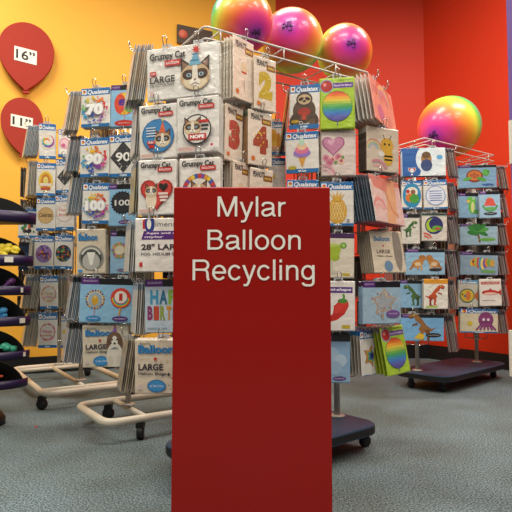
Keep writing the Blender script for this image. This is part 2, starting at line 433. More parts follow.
def peanut(t, cols, seed):
    def f(A):
        A.base = '#ead9c6'; A.top = '#ead9c6'
        A.p('lettering').text('PEANUTS', .12, .83, .62, .94, '#3a3430', .05); A.p('size_oval').rect(.56, .77, .95, .88, '#8a4f1c'); A.p('lettering').text('MINI', .62, .8, .9, .85, '#e8c860', .02)
        A.p('picture_print')
        if t:
            A.p('lettering').text(t, .2, .22, .82, .74, cols[0], .09); A.p('picture_print')
            rn = random.Random(seed)
            for i in range(9): A.ell(rn.uniform(.3, .74), rn.uniform(.26, .7), .035, cols[1], n=7)
        else:
            A.ell(.5, .52, .2, '#f3ece2', .28).ell(.5, .52, .17, '#e3c9a6', .24).rect(.38, .44, .62, .47, RED).line([(.5, .34), (.52, .16)], .02, '#8a6a50')
        A.ell(.2, .12, .08, '#d8742a').dots(14, ['#e0a080', '#c8b060'], .014, seed, .05, .75)
    return f
def a_green9(A):
    peanut(None, None, 3)(A); A.ell(.5, .3, .3, '#a8bd6a').ell(.5, .34, .2, '#c8d48a')
def a_yellowback(A):
    qual(A); A.ell(.3, .45, .25, '#e8c040', .6).ell(.32, .6, .18, '#d8a028', .3).ell(.6, .4, .12, '#c88a2a', .5).ell(.3, .2, .28, '#e8b090', .12)
def a_starback(A):
    qual(A); A.star(.25, .5, .2, '#e8c94a', 7, .5)
def a_sloth(A):
    qual(A, .1); k = A.w / A.h
    A.ell(.5, .4, .38, '#5a4636', .42).ell(.2, .25, .14, '#4f3c2e', .26, rot=-.6).ell(.8, .25, .14, '#4f3c2e', .26, rot=.6)
    A.ell(.26, .16, .12, '#6a5442', .08).ell(.76, .16, .12, '#6a5442', .08).ell(.5, .66, .27, '#4a392c', .25).ell(.5, .66, .22, '#c8ae8a', .17)
    A.ell(.39, .67, .09, '#3a2a20', .055, rot=.4).ell(.61, .67, .09, '#3a2a20', .055, rot=-.4).ell(.5, .62, .06, '#4a342a', .04)
    A.ell(.5, .38, .22, '#a83a2c', .14).poly([(.45, .38), (.55, .38), (.58, .2), (.42, .2)], '#b84432')
    A.p('size_oval').ell(.2, .17, .13, '#b89a2a', .06)
def rainbow_ball(A, cx, cy, r, ry):
    k = A.w / A.h; cs = ['#d9532f', '#e8792f', '#efa73a', '#e3c843', '#a8c04a', '#6aae4c', '#43a066', '#3a93a0', '#3f7fc0', '#4f6ab8', '#5a58a0', '#54509a']
    A.ell(cx, cy, r * 1.04, '#5a7a3a', ry * 1.04)
    n = len(cs)
    for i, c in enumerate(cs):
        z1, z0 = 1 - 2 * i / n, 1 - 2 * (i + 1) / n
        top = [(math.sqrt(max(0, 1 - z * z)), z) for z in (z1, (z1 * 2 + z0) / 3, (z1 + z0 * 2) / 3, z0)]
        A.poly([(cx + r * x, cy + ry * k * z) for x, z in top] + [(cx - r * x, cy + ry * k * z) for x, z in reversed(top)], c)
    return A
def a_lime(A):
    A.base = '#a9c93c'; A.top = '#a9c93c'
    A.p('header_card').rect(.36, .8, .96, .9, '#6a3f96').ell(.2, .84, .2, '#8fa9c8', .2).ell(.2, .84, .17, '#b02a24').ell(.15, .87, .05, '#e08a80')
    A.p('lettering').text('Round Foil Balloon', .42, .83, .92, .87, '#e4dcf0', .02).text('SuperShape', .55, .93, .9, .965, '#3f5a1a'); A.p('picture_print')
    rainbow_ball(A, .5, .44, .42, .44); A.line([(.5, .17), (.5, .06)], .03, '#6a5a8a')
def a_cone(A):
    qual(A, .1); A.poly([(.36, .42), (.64, .42), (.5, .12)], '#e0a848')
    A.line([(.42, .4), (.54, .18)], .012, '#c08830').line([(.58, .4), (.46, .18)], .012, '#c08830')
    A.ell(.5, .48, .26, '#9a7ac8', .14).ell(.5, .56, .21, '#e07a9a', .13).ell(.5, .65, .15, '#e8c8a0', .12).ell(.5, .74, .09, '#b9dcc8', .1).ell(.5, .81, .04, '#cfe8d4', .07)
    A.p('size_oval').ell(.2, .13, .13, '#b8a83a', .06)
def a_pinkheart(A):
    A.base = '#dccdc4'; A.top = '#dccdc4'
    A.heart(.36, .68, .33, '#a05a80').heart(.36, .69, .29, '#c586a4').heart(.3, .75, .1, '#d9a6bd')
    for x, y, c in ((.15, .4, '#d890a0'), (.33, .36, '#e8b0a8'), (.5, .42, '#d88a9a'), (.58, .33, '#e8c0a0'), (.24, .3, '#c87a90')):
        A.ell(x, y, .1, c).ell(x, y, .05, '#b8607a')
    A.ell(.42, .3, .05, '#7a9a5a').ell(.62, .41, .05, '#7a9a5a').arc(.1, .02, .28, 0, 100, .07, '#d89aa4').arc(.1, .02, .17, 0, 100, .06, '#e4b4b8')
def a_pine(A):
    qual(A, .06); A.ell(.5, .34, .29, '#d8a53a', .4)
    for i in range(5):
        A.line([(.26 + i * .1, .14), (.5 + i * .06, .54)], .014, '#f0dca0'); A.line([(.74 - i * .1, .14), (.5 - i * .06, .54)], .014, '#f0dca0')
    for d in (-.9, -.5, 0, .5, .9): A.poly([(.44, .56), (.56, .56), (.5 + d * .28, .82 - abs(d) * .08)], '#dfb044')
    A.ell(.82, .12, .05, '#999')
def a_marg(A):
    A.base = '#e4dcc9'; A.p('header_card').rect(.01, .91, .99, .99, '#4a2a58'); A.top = '#4a2a58'
    A.p('picture_print').poly([(.02, .72), (.62, .74), (.5, .42), (.1, .42)], '#a9c23a').ell(.3, .46, .25, '#a4bd34', .14).ell(.3, .73, .31, '#c3d36a', .05).ell(.66, .72, .1, '#5f9a3a').ell(.66, .72, .06, '#a8cc6a')
    A.rect(.27, .14, .33, .4, '#cfd0b4').ell(.3, .13, .22, '#d0cdb8', .05).p('size_oval').rect(.64, .05, .86, .11, '#c8b030')
def a_chili(A):
    A.base = '#eeebe4'; A.top = '#eeebe4'; A.p('header_card').rect(.0, .76, .92, .88, '#5a3a86'); A.p('lettering').text('mini-shape', .05, .785, .88, .86, '#ece6f2', .04, .2)
    A.p('picture_print').poly([(.36, .5), (.55, .62), (.75, .6), (.8, .5), (.68, .34), (.45, .22), (.1, .16), (.08, .2), (.32, .34)], '#c9281f').ell(.66, .48, .12, '#d8382c', .2, rot=-.5).ell(.5, .46, .1, '#da4034', .2, rot=-.6)
    A.ell(.62, .6, .15, '#4f8a34', .07).line([(.62, .6), (.66, .68), (.64, .74)], .07, '#5a9a3a').p('size_oval').rect(.6, .05, .85, .12, '#c8b030')
def a_bottomblue(A):
    ana(A, base='#8fb4d4', h=.17); A.ell(.3, .55, .3, '#a9c6de').ell(.65, .45, .22, '#b8d2e6').ell(.45, .3, .25, '#9fbfd9')
def a_rainstar(A):
    qual(A, .02)
    for i, c in enumerate(['#b85a3a', '#d89a3a', '#8aa84a', '#4a9a9a', '#4a62a8', '#3a3a7a']): A.star(.52 + i * .02, .42, .42 - i * .055, c, 5, .5, .3)
def a_pinkside(A):
    A.base = '#e5a898'; A.top = '#e5a898'
    for i in range(4): A.arc(.55, .52, .34 - i * .07, 10, 170, .06, ['#d8745a', '#e8c08a', '#c8a0b4', '#e0887a'][i])
    A.rect(.1, .75, .6, .8, '#c88a90').rect(.1, .66, .5, .7, '#c88a90').ell(.3, .25, .12, '#c07aa0', .12).ell(.7, .2, .1, '#d8988a')
def a_bee(A):
    A.base = '#dccbb6'; A.top = '#dccbb6'
    for i in range(4): A.arc(.2, .5, .24 - i * .04, 0, 180, .04, ['#d89a8a', '#e4c890', '#b4c49a', '#a8b8cc'][i])
    A.ell(.62, .6, .2, '#d9a93a').ell(.55, .63, .03, '#222').ell(.69, .63, .03, '#222').ell(.66, .34, .15, '#e0b03a', .22).rect(.53, .34, .79, .38, '#2a2420').rect(.54, .26, .78, .3, '#2a2420').ell(.44, .4, .1, '#efe8dc', .07).line([(.55, .74), (.5, .84)], .02, '#2a2420').line([(.7, .74), (.76, .84)], .02, '#2a2420')
    A.arc(.3, -.02, .3, 20, 120, .08, '#cf8f98').arc(.3, -.02, .18, 20, 120, .07, '#e2b0b0')
def a_slate(A):
    A.base = '#d6cfc8'; A.top = '#cf8f80'
    A.poly([(.02, .98), (.98, .98), (.6, .66), (.1, .74)], '#cf8d80').ell(.6, .4, .16, '#d8b48a', .55, rot=-.3).arc(.2, .2, .2, 20, 160, .05, '#d89a98').arc(.2, .2, .12, 20, 160, .05, '#e0b4b0').line([(.45, .7), (.6, .3), (.8, .2)], .05, '#c89a70')
def a_large3(A):
    A.base = '#d6cab2'; A.top = '#d6cab2'
    A.p('lettering').text('Balloon', .1, .75, .6, .87, '#4a7ea8', .04).text('LARGE', .14, .46, .56, .55, '#5a4f4a', .03).text('Helium Shape', .14, .37, .6, .42, '#5a4f4a', .02)
    A.p('picture_print').star(.36, .64, .04, RED).ell(.45, .16, .13, '#6a8aa8', .13).ell(.8, .6, .13, '#8a8276', .55)
def a_silverstar(A):
    ana(A, base='#a4c1d4', h=.15, oval=False)
    rn = random.Random(2); A.star(.56, .5, .36, '#c9a070', 5, .55).star(.56, .5, .32, '#a9b0b4', 5, .52)
    for i in range(34):
        q = rn.uniform(.1, .33); a = rn.uniform(0, 6.28)
        A.ell(.56 + q * math.cos(a), .5 + q * A.w / A.h * math.sin(a), .018, rn.choice(['#d8a05a', '#6a8aa4', '#e8e0d0', '#b86a4a']), n=6)
    A.line([(.52, .26), (.5, .12)], .04, '#b89a7a'); A.p('size_oval').ell(.78, .24, .18, '#7a4f98', .09); A.p('lettering').text('HOLOGRAPHIC', .66, .23, .9, .255, '#ece4f2')
# right rack
def a_badge(A):
    A.base = '#dfe7ea'; A.top = '#2a62a8'; A.rect(.01, .01, .99, .99, '#e6ebec').ell(.05, .55, .42, '#2a5fa6', .62).ell(.62, .6, .3, '#dfe8ee', .34)
    A.poly([(.14, .3), (.32, .3), (.32, .2), (.23, .08), (.14, .2)], '#b4b4ba').poly([(.16, .28), (.3, .28), (.3, .21), (.23, .11), (.16, .21)], '#c83a3a').ell(.23, .2, .045, '#dfe4ee')
    A.ell(.56, .6, .12, '#a8783a', .16).ell(.56, .38, .13, '#3a4a7a', .14).ell(.56, .74, .1, '#6a4a2a', .08).ell(.86, .66, .07, '#5aa0d0', .05)
def a_heroes(A):
    qual(A, .06); A.ell(.5, .48, .46, '#2a8ab8', .62).ell(.5, .6, .3, '#e8e0d0', .26).ell(.4, .4, .22, '#d8782a').ell(.62, .36, .24, '#4a9a3a').ell(.56, .6, .12, '#8a5a3a').ell(.3, .62, .1, '#c83a3a')
def a_circleblue(A):
    qual(A, .06); A.ell(.5, .46, .42, '#8aa0cc').ell(.5, .46, .38, '#dfe3ee')
    for i in range(5): A.rect(.24, .6 - i * .08, .76, .63 - i * .08, ['#6a78b8', '#8a94c4'][i % 2])
def dino(A, c, d, cx=.5, cy=.45, s=1.0, flip=1):
    k = A.w / A.h
    f = lambda x, y: (cx + flip * x * s, cy + y * s * k)
    A.poly([f(-.02, .1), f(.2, .28), f(.24, .45), f(.12, .5), f(-.08, .3), f(-.22, .1), f(-.42, -.05), f(-.62, .0), f(-.4, -.16), f(-.2, -.2), f(-.02, -.18), f(.08, -.05)], c)
    A.poly([f(.1, .36), f(.14, .54), f(.34, .56), f(.48, .46), f(.46, .4), f(.26, .38)], c).poly([f(.26, .4), f(.46, .38), f(.44, .34), f(.28, .34)], d)
    A.poly([f(-.2, -.02), f(-.02, -.04), f(.02, -.28), f(-.04, -.46), f(.1, -.52), f(-.14, -.52), f(-.1, -.28)], c).poly([f(-.36, -.08), f(-.16, -.1), f(-.26, -.32), f(-.24, -.5), f(-.12, -.54), f(-.36, -.54), f(-.36, -.3)], d)
    A.poly([f(.12, .18), f(.3, .12), f(.34, .02), f(.28, .06), f(.1, .1)], d).ell(f(.26, .49)[0], f(.26, .49)[1], .025, '#e8d040', n=8)
def a_trex(A):
    ana(A, base='#d9d4c8', oval=False); dino(A, '#3f6a34', '#2c4c26', .5, .5, .8)
def a_moon(A):
    A.base = '#dcd3c8'; A.top = '#8a9a8a'; A.p('header_card').rect(.01, .92, .99, .99, '#3a3a40'); A.p('picture_print').ell(.48, .56, .36, '#2b2f6a', .36).ell(.44, .56, .28, '#a9c43a').ell(.52, .6, .24, '#2b2f6a').ell(.6, .46, .2, '#6aa83a', .1).ell(.62, .44, .1, '#c84a3a', .05)
    A.arc(.1, .02, .28, 20, 100, .07, '#d8604a').arc(.1, .02, .17, 20, 100, .06, '#d8604a')
def a_foxes(A):
    ana(A, base='#9cc4df', oval=False)
    for cx, s in ((.3, 1), (.72, -1)):
        A.ell(cx, .45, .16, '#c88a4a', .1, rot=.4 * s).ell(cx + .12 * s, .65, .09, '#b87a3a', .08).line([(cx - .1 * s, .4), (cx - .2 * s, .2)], .05, '#a86a34').line([(cx + .08 * s, .4), (cx + .1 * s, .18)], .05, '#d8a468').line([(cx, .45), (cx, .2)], .04, '#c88a4a').ell(cx, .42, .08, '#e4c8a0', .05)
    A.p('size_oval').ell(.75, .2, .16, '#2a2a30', .04)
def a_crocgreen(A):
    ana(A, base='#8fb9da', oval=False); dino(A, '#4f6f3c', '#39522c', .55, .45, .85, -1)
def a_redrex(A):
    A.base = '#efe9dc'; A.p('header_card').rect(.01, .84, .99, .99, '#e39a2a'); A.top = '#e39a2a'; A.p('picture_print'); dino(A, '#c8532c', '#9c3a20', .5, .45, .78)
    A.p('size_oval').rect(.08, .05, .55, .1, '#a8c83a')
def a_raptor(A):
    ana(A, base='#7fb6e2', oval=False, h=.14); dino(A, '#9a6a3a', '#75492a', .45, .5, .6, -1); A.poly([(.3, .1), (.42, .3), (.55, .22), (.5, .06)], '#e8c030').p('size_oval').ell(.75, .22, .18, '#20202a', .05).p('lettering').text('SuperShape', .62, .2, .88, .24, '#e0dcd0')
def a_turtle(A):
    ana(A, base='#7fa6c4', oval=False, h=.12); A.ell(.42, .52, .22, '#7a3a22', .17).ell(.42, .54, .18, '#c8743a', .13)
    for x, y in ((.34, .55), (.42, .6), (.5, .55), (.42, .48)): A.ell(x, y, .045, '#a85428', .04)
    A.ell(.72, .66, .1, '#5aa84a', .09).ell(.78, .7, .02, '#111').ell(.22, .4, .12, '#5aa84a', .04, rot=.3).ell(.6, .38, .13, '#4f9a44', .05, rot=-.3).p('size_oval').ell(.76, .14, .16, '#2a5a9a', .03)
def a_croc2(A):
    ana(A, base='#85abc8', oval=False); A.ell(.62, .5, .17, '#5fae3f', .4).ell(.6, .72, .22, '#6ab84a', .16).ell(.7, .78, .05, '#eee').ell(.7, .78, .025, '#111').ell(.66, .42, .09, '#d8d890', .26).ell(.8, .25, .12, '#4f9838', .1).ell(.45, .66, .1, '#e0b860', .06)
def a_melon(A):
    ana(A, base='#9fc4dc', oval=False); A.poly([(.2, .45), (.8, .45), (.66, .66), (.34, .66)], '#d8574a').ell(.5, .62, .2, '#d8574a', .16).arc(.5, .52, .34, 190, 350, .08, '#4f9a4a').ell(.5, .36, .3, '#6ab05a', .06).star(.5, .74, .07, '#e08a3a')
    A.p('size_oval').ell(.5, .16, .32, '#26262c', .07).p('lettering').text('HOLOGRAPHIC', .3, .15, .7, .18, '#ddd')
def a_palm(A):
    ana(A, base='#9ab8c8', oval=False, h=.1); A.line([(.52, .12), (.5, .35), (.46, .62)], .05, '#7a5232')
    for a in (-30, 10, 45, 90, 135, 170, 210): A.ell(.47 + .14 * math.cos(R(a)), .68 + .22 * math.sin(R(a)), .16, ['#2f7a34', '#4f9a3f', '#3a8a3a'][a % 3], .055, rot=R(a) * .8)
    A.p('size_oval').ell(.72, .26, .22, '#6aa84a', .045).p('lettering').text('Tropical', .6, .24, .84, .29, '#26401a')
def a_parrotfish(A):
    ana(A, base='#8fa9bc', oval=False, h=.14)
    for i in range(9): A.ell(.32 + i * .055, .52 + .04 * math.sin(i), .06, ['#e0b83a', '#d8783a', '#a8b84a', '#c84f5a', '#4a9ab0', '#e8d070', '#7a5aa0', '#d8902f', '#6aa84a'][i], .17 - abs(i - 4) * .02)
    A.ell(.84, .52, .07, '#c8a04a', .1).ell(.34, .58, .025, '#222').p('size_oval').ell(.74, .16, .2, '#6aa05a', .04)
def a_yelfish(A):
    qual(A, 0, .14, '#4f8fb4'); A.base = '#c8c4b4'; A.ell(.45, .42, .38, '#3a6a5a', .36).ell(.45, .42, .33, '#d8b83a', .3).rect(.3, .36, .6, .46, '#3a7aa0').ell(.5, .42, .12, '#d8783a', .24).poly([(.75, .42), (.98, .6), (.98, .24)], '#c8683a').ell(.22, .46, .04, '#111')
def a_redfish(A):
    A.base = '#e8e2d8'; A.p('header_card').rect(.08, .8, .92, .9, '#b8382f'); A.top = '#e8e2d8'; A.p('lettering').text('Fly SuperShape', .12, .82, .88, .88, '#f0e0dc', .02); A.p('picture_print').ell(.48, .5, .38, '#c83a34', .12).ell(.48, .46, .3, '#e8c8b8', .05).poly([(.8, .5), (.98, .62), (.98, .38)], '#b83430').poly([(.4, .56), (.6, .57), (.5, .66)], '#b83430').ell(.18, .52, .03, '#111')
    A.p('size_oval').rect(.1, .2, .7, .22, '#8a8078')
def a_octo(A):
    qual(A, .06, .18); A.base = '#dcd2b4'; A.ell(.68, .56, .2, '#8a3f76', .2).ell(.68, .4, .17, '#7d3569', .1)
    for d in (-.2, -.12, -.04, .05, .13, .2): A.line([(.68 + d * .5, .4), (.68 + d, .22), (.68 + d * 1.3, .12)], .05, '#8a3f76')
    A.ell(.62, .56, .035, '#f0e0e8').ell(.74, .56, .035, '#f0e0e8').ell(.26, .4, .07, '#d8c02f', .06)
# left rack
def a_swirl(A):
    qual(A); A.ell(.5, .5, .36, '#e6dccb', .5)
    for i in range(8): A.arc(.5, .5, .12 + i * .04, 40 * i, 40 * i + 150, .04, RB[i])
def a_pinkleft(A):
    qual(A); A.ell(.5, .5, .42, '#d9a0b0', .46).ell(.5, .5, .3, '#e8c4c8', .3).ell(.4, .42, .16, '#c8608a')
def a_arch(A):
    qual(A)
    for i, c in enumerate(['#e8c84a', '#d8a030', '#c8742a', '#e0d070']): A.ell(.5, .45, .38 - i * .08, c, .55 - i * .1)
    A.rect(.2, .3, .8, .38, '#e8e0d0').rect(.25, .18, .75, .26, '#b8502f')
def a_letters(A):
    qual(A); rn = random.Random(8)
    for i in range(30): A.ell(rn.uniform(.2, .85), rn.uniform(.18, .8), rn.uniform(.05, .1), rn.choice(['#2a2a30', '#3a8a5a', '#d8602f', '#e8e2d8', '#444']), n=8)
def a_gold(A):
    qual(A); A.ell(.5, .47, .42, '#b8925a').ell(.5, .47, .39, '#d2b078'); A.p('lettering').text('Celebrate', .16, .42, .84, .55, '#4a3828', .02, .3)
def a_redscript(A):
    qual(A); A.ell(.5, .47, .42, '#d8a8a0').ell(.5, .47, .39, '#ece4dc'); A.p('lettering').text('Happy', .22, .5, .78, .62, '#c8503f', .01, .3).text('Birthday', .2, .36, .8, .48, '#c8503f', .01, .3)
def a_dark(A):
    A.base = '#23324a'; A.top = BLK; A.p('header_card').rect(.01, .87, .99, .99, BLK); A.p('picture_print').ell(.5, .48, .42, '#2a5a8a').arc(.5, .45, .3, 10, 170, .08, '#d8d0c0').arc(.5, .4, .2, 10, 170, .08, '#c8a83a').ell(.5, .3, .1, '#b8c4d4')
def confetti(c1, bg, seed):
    def f(A):
        qual(A); A.ell(.5, .46, .43, bg, .47); rn = random.Random(seed)
        for i in range(34):
            a, q = rn.uniform(0, 6.28), .38 * math.sqrt(rn.random())
            A.ell(.5 + q * math.cos(a), .46 + q * A.w / A.h * 1.1 * math.sin(a), rn.uniform(.03, .07), rn.choice(c1), n=8)
        A.p('lettering').text('Congrats', .2, .42, .8, .5, '#2b1f3a', .03, .2)
    return f
def ringart(c, t, seed):
    def f(A):
        qual(A); rn = random.Random(seed); k = A.w / A.h
        for i in range(26):
            a = i * .2417
            A.ell(.5 + .38 * math.cos(a), .46 + .42 * k * math.sin(a), rn.uniform(.03, .06), rn.choice(c), n=8)
        A.p('lettering').text(t, .22, .42, .78, .52, c[0], .01, .3).text('Birthday', .24, .32, .76, .4, c[1], .01, .3)
    return f

# ------------------------------------------------------------------ packets
NB = [0]
PLAIN = []
class Plain: pass
def tab(b, h, t=.0008, xo=0):
    for x0, x1, z0, z1 in ((-.017, -.0125, -.002, .013), (.0125, .017, -.002, .013), (-.0125, .0125, .0095, .013)):
        b.box(((x0 + x1) / 2 + xo, 0, h + (z0 + z1) / 2), (x1 - x0, t * 2, z1 - z0), PLASTIC('#c9cdd0'))
    return b
def pouch(w, h, base, top, th=.12, t=.0022, tb=(0,)):
    b = MB(); e = .004
    for xo in tb: tab(b, h, xo=xo)
    def ring(y, i, z0, z1): return [(-w / 2 + i, y, z0), (w / 2 - i, y, z0), (w / 2 - i, y, z1), (-w / 2 + i, y, z1)]
    zt = h * (1 - th)
    # body
    for (z0, z1, c) in ((0, zt, base), (zt, h, top)):
        m = PLASTIC(c)
        i0 = 0
        vs = ring(t, e, z0 + (e if z0 == 0 else 0), z1 - (e if z1 == h else 0)) + ring(0, 0, z0, z1) + ring(-t, e, z0 + (e if z0 == 0 else 0), z1 - (e if z1 == h else 0))
        fs = [(3, 2, 1, 0), (8, 9, 10, 11)]
        for k in range(4):
            j = (k + 1) % 4
            fs += [(k, j, 4 + j, 4 + k), (4 + k, 4 + j, 8 + j, 8 + k)]
        b.add(vs, fs, m)
    return b

HOOKS = []
def hook_mesh(rack, tip, nrm, depth, pole_xy):
    HOOKS.append((rack, tip.copy(), Vector((nrm.x, nrm.y, 0)).normalized(), depth, pole_xy))
def seg_hits(tree, pts, r):
    b = MB().tube(pts, r, chrome, 4)
    return len(tree.overlap(BVHTree.FromPolygons(b.v, b.f)))
def build_hooks(tree):
    """double-wire hook: a U-loop at the front, two rails back, one arm bent clear of the packets to the pole"""
    for rack, tip, nrm, depth, pole_xy in HOOKS:
        b = MB(); side = Vector((-nrm.y, nrm.x, 0)); up = Vector((0, 0, 1))
        g = .0058; f = tip + nrm * .012
        loop = [tip - nrm * depth + side * g, f + side * g, f + nrm * .004 + side * (g + .001) + up * .012]
        for k in range(7):
            q = math.pi * k / 6
            loop.append(f + nrm * .006 + side * (math.cos(q) * (g + .003)) + up * (.021 + .011 * math.sin(q)))
        loop += [f + nrm * .004 - side * (g + .001) + up * .012, f - side * g, tip - nrm * depth - side * g]
        b.tube(loop, .0017, chrome, 5)
        back = tip - nrm * depth; b.tube([back + side * g, back, back - side * g], .0018, chrome, 5)
        best = None
        for dz, bk, lat in [(z_, k_, l_) for k_ in (0, .03, .08) for l_ in (0, .06, -.06) for z_ in (0, .006, .012, .018, .024, .032, -.01, .045, -.03, .06, .08, -.06, .11, -.1)]:
            p1 = back - nrm * (bk + .004) + up * (dz if bk == 0 else 0) + side * lat * (1 if bk else 0)
            end = Vector((pole_xy[0], pole_xy[1], back.z + dz))
            pts = [back, p1, p1 + up * (dz if bk else 0) * .999 - nrm * .002, end]
            hits = seg_hits(tree, pts, .0026)
            if best is None or hits < best[0]: best = (hits, pts)
            if hits == 0: break
        b.tube(best[1], .0026, chrome, 5)
        b.build('hook', rack['o'], True)

def solve_w(px0, px1, py, Y, yaw):
    c = at((px0 + px1) / 2, py, Y); d = Vector((math.cos(yaw), math.sin(yaw), 0))
    lo, hi = .01, .3
    for _ in range(40):
        w = (lo + hi) / 2
        a, b2 = proj(c - d * w / 2)[0], proj(c + d * w / 2)[0]
        if abs(b2 - a) < (px1 - px0): lo = w
        else: hi = w
    return w

def bag(rack, colm, rect, Y, yaw, label, art, n=1, gap=.016, backc=None, wmax=.3, hook=True, roll=None, short=None, lean=None):
    x0, y0, x1, y1 = rect; yaw = R(yaw)
    w = min(wmax, solve_w(x0, x1, (y0 + y1) / 2, Y, yaw))
    top = at((x0 + x1) / 2, y0, Y); bot = at((x0 + x1) / 2, y1, Y)
    h = top.z - bot.z
    nrm = Vector((math.sin(yaw), -math.cos(yaw), 0))
    A = Art(w, h); art(A)
    root = empty('balloon_packet', bot, yaw)
    if roll is None: roll = random.uniform(-1.5, 1.5)
    ln = random.uniform(.2, 1.4) if lean is None else lean; root.rotation_euler = (R(ln), R(roll), yaw)
    tag(root, label, 'balloon packet')
    pouch(w, h, A.base, A.top or A.base, tb=()).build('pouch', root)
    xs = (-.22 * w, .22 * w) if w > h * 1.12 else (0,)
    for xo in xs: tab(MB(), h, xo=xo).build('hang_tab', root)
    for k, b in A.parts.items(): b.build(k, root)
    for b in A.texts: b.build('lettering', root)
    NB[0] += 1
    short = short or label
    if n:
        c = backc or ['#b9b6ae', '#7d858c']
        pm_ = pouch(w, h, c[0], c[1], tb=xs); pm_.me = None
        for i in range(n):
            o = Plain()
            o.location = bot - nrm * gap * (i + 1) + Vector((0, 0, random.uniform(-.002, .002)))
            o.rotation_euler = (R(ln + random.uniform(-.5, .5)), R(roll + random.uniform(-.4, .4)), yaw + R(random.uniform(-.8, .8)))
            PLAIN.append((h * max(0, abs(math.sin(yaw)) - .33) / Y / Y, len(PLAIN), o, pm_, 'clear packet hung behind the ' + short, 'packets behind the ' + short))
    if hook:
        d = max(n * gap + .02, .06)
        for xo in xs: hook_mesh(rack, bot + root.rotation_euler.to_matrix() @ Vector((xo, 0, h + .0045)), nrm, d, rack['poles'][colm])
    return root

def estack(rack, colm, rect, Y, left, label, n, cols, group, wid=.12, turn=8, lean=0, dY=0.0):
    lean = -7.5 if lean else -2.5
    """packets on one side hook, seen edge-on; label is shared since nothing tells them apart"""
    x0, y0, x1, y1 = rect; first = last = None
    n = max(2, n); n = max(n, int((x1 - x0) / 520 * Y / .0075)); n = min(n, int((x1 - x0) / 520 * Y / .0052) + 1)
    for i in range(n):
        t = (i + .5) / n; px = x0 + (x1 - x0) * t
        c = at(px, y0, Y + dY * t); b = at(px, y1, Y + dY * t); h = c.z - b.z
        r = Vector((c.x, c.y, 0)).normalized()
        # plane of the packet runs along the view from the aisle, turned a little
        yaw = math.atan2(r.y, r.x) if not left else math.atan2(-r.y, -r.x)
        yaw += R(turn + random.uniform(-.5, .5)) * (-1 if not left else 1)
        cc = cols[i % len(cols)]
        o = Plain(); pm_ = pouch(wid, h, cc[0], cc[1], .14); pm_.me = None
        o.location = b + Vector((math.sin(yaw), -math.cos(yaw), 0)) * (-math.sin(R(lean)) * h * .45) + Vector((0, 0, random.uniform(-.002, .002))); o.rotation_euler = (R(lean + random.uniform(-.2, .2)), 0, yaw)
        PLAIN.append((h * .16 / Y / Y, len(PLAIN), o, pm_, label, group))
        c = o.location + Euler(o.rotation_euler).to_matrix() @ Vector((0, 0, h + .0045))
        if first is None: first = c
        last = c
    nr = (first - last) if left else (last - first)
    tip = first if left else last
    nr.z = 0
    hook_mesh(rack, tip, nr.normalized(), nr.length, rack['poles'][colm])

# ------------------------------------------------------------------ setting
def wallbox(name, a, b, h, m, th=.1, z0=0):
    a, b = Vector((a[0], a[1], 0)), Vector((b[0], b[1], 0)); d = (b - a).normalized(); nb = Vector((-d.y, d.x, 0))
    if nb.y < 0: nb = -nb
    q = MB().prism([(a.x, a.y), (b.x, b.y), ((b + nb * th).x, (b + nb * th).y), ((a + nb * th).x, (a + nb * th).y)], z0, z0 + h, m)
    o = q.build(name); o['kind'] = 'structure'
    return o
def paint(name, c):
    m = mat(name, c, .55, bump=(90, .06, .004), spec=.3); return m
yellow = paint('yellow_wall_paint', '#f3b23c'); redp = paint('red_wall_paint', '#d23414')
CY = (.195, 5.05); CR = (1.66, 5.02)
YL = (-3.6, 3.35); RR = (3.2, 2.48)
wallbox('wall_left', YL, CY, 4.2, yellow)
wallbox('wall_back', CY, CR, 4.2, redp)
wallbox('wall_right', CR, RR, 4.2, redp)
def base_trim(name, a, b):
    a, b = Vector((*a, 0)), Vector((*b, 0)); d = (b - a).normalized(); nn = Vector((d.y, -d.x, 0))
    if nn.y > 0: nn = -nn
    o = MB().prism([((a + nn * .001).x, (a + nn * .001).y), ((a + nn * .014).x, (a + nn * .014).y), ((b + nn * .014).x, (b + nn * .014).y), ((b + nn * .001).x, (b + nn * .001).y)], 0, .13, black_m).build(name)
    o['kind'] = 'structure'
base_trim('baseboard_left', YL, (CY[0] - .02, CY[1] - .01)); base_trim('baseboard_back', (CY[0], CY[1]), (CR[0], CR[1])); base_trim('baseboard_right', (CR[0] + .01, CR[1] - .02), RR)
# carpet
cm = bpy.data.materials.new('grey_loop_carpet'); cm.use_nodes = True
nt = cm.node_tree; b = nt.nodes['Principled BSDF']; b.inputs['Roughness'].default_value = .95; b.inputs['Specular IOR Level'].default_value = .1
tc = nt.nodes.new('ShaderNodeTexCoord')
n1 = nt.nodes.new('ShaderNodeTexNoise'); n1.inputs['Scale'].default_value = 150; n1.inputs['Detail'].default_value = 6; n1.inputs['Roughness'].default_value = .72
n2 = nt.nodes.new('ShaderNodeTexNoise'); n2.inputs['Scale'].default_value = 2.2; n2.inputs['Detail'].default_value = 4
r1 = nt.nodes.new('ShaderNodeValToRGB'); r1.color_ramp.elements[0].position = .4; r1.color_ramp.elements[1].position = .6
r1.color_ramp.elements[0].color = lin('#28363c'); r1.color_ramp.elements[1].color = lin('#90a2a9')
r2 = nt.nodes.new('ShaderNodeValToRGB'); r2.color_ramp.elements[0].position = .35; r2.color_ramp.elements[1].position = .62
r2.color_ramp.elements[0].color = lin('#e0d8cc'); r2.color_ramp.elements[1].color = (1, 1, 1, 1)
mx = nt.nodes.new('ShaderNodeMix'); mx.data_type = 'RGBA'; mx.blend_type = 'MULTIPLY'; mx.inputs[0].default_value = 1
nt.links.new(tc.outputs['Object'], n1.inputs['Vector']); nt.links.new(tc.outputs['Object'], n2.inputs['Vector'])
nt.links.new(n1.outputs['Fac'], r1.inputs['Fac']); nt.links.new(n2.outputs['Fac'], r2.inputs['Fac'])
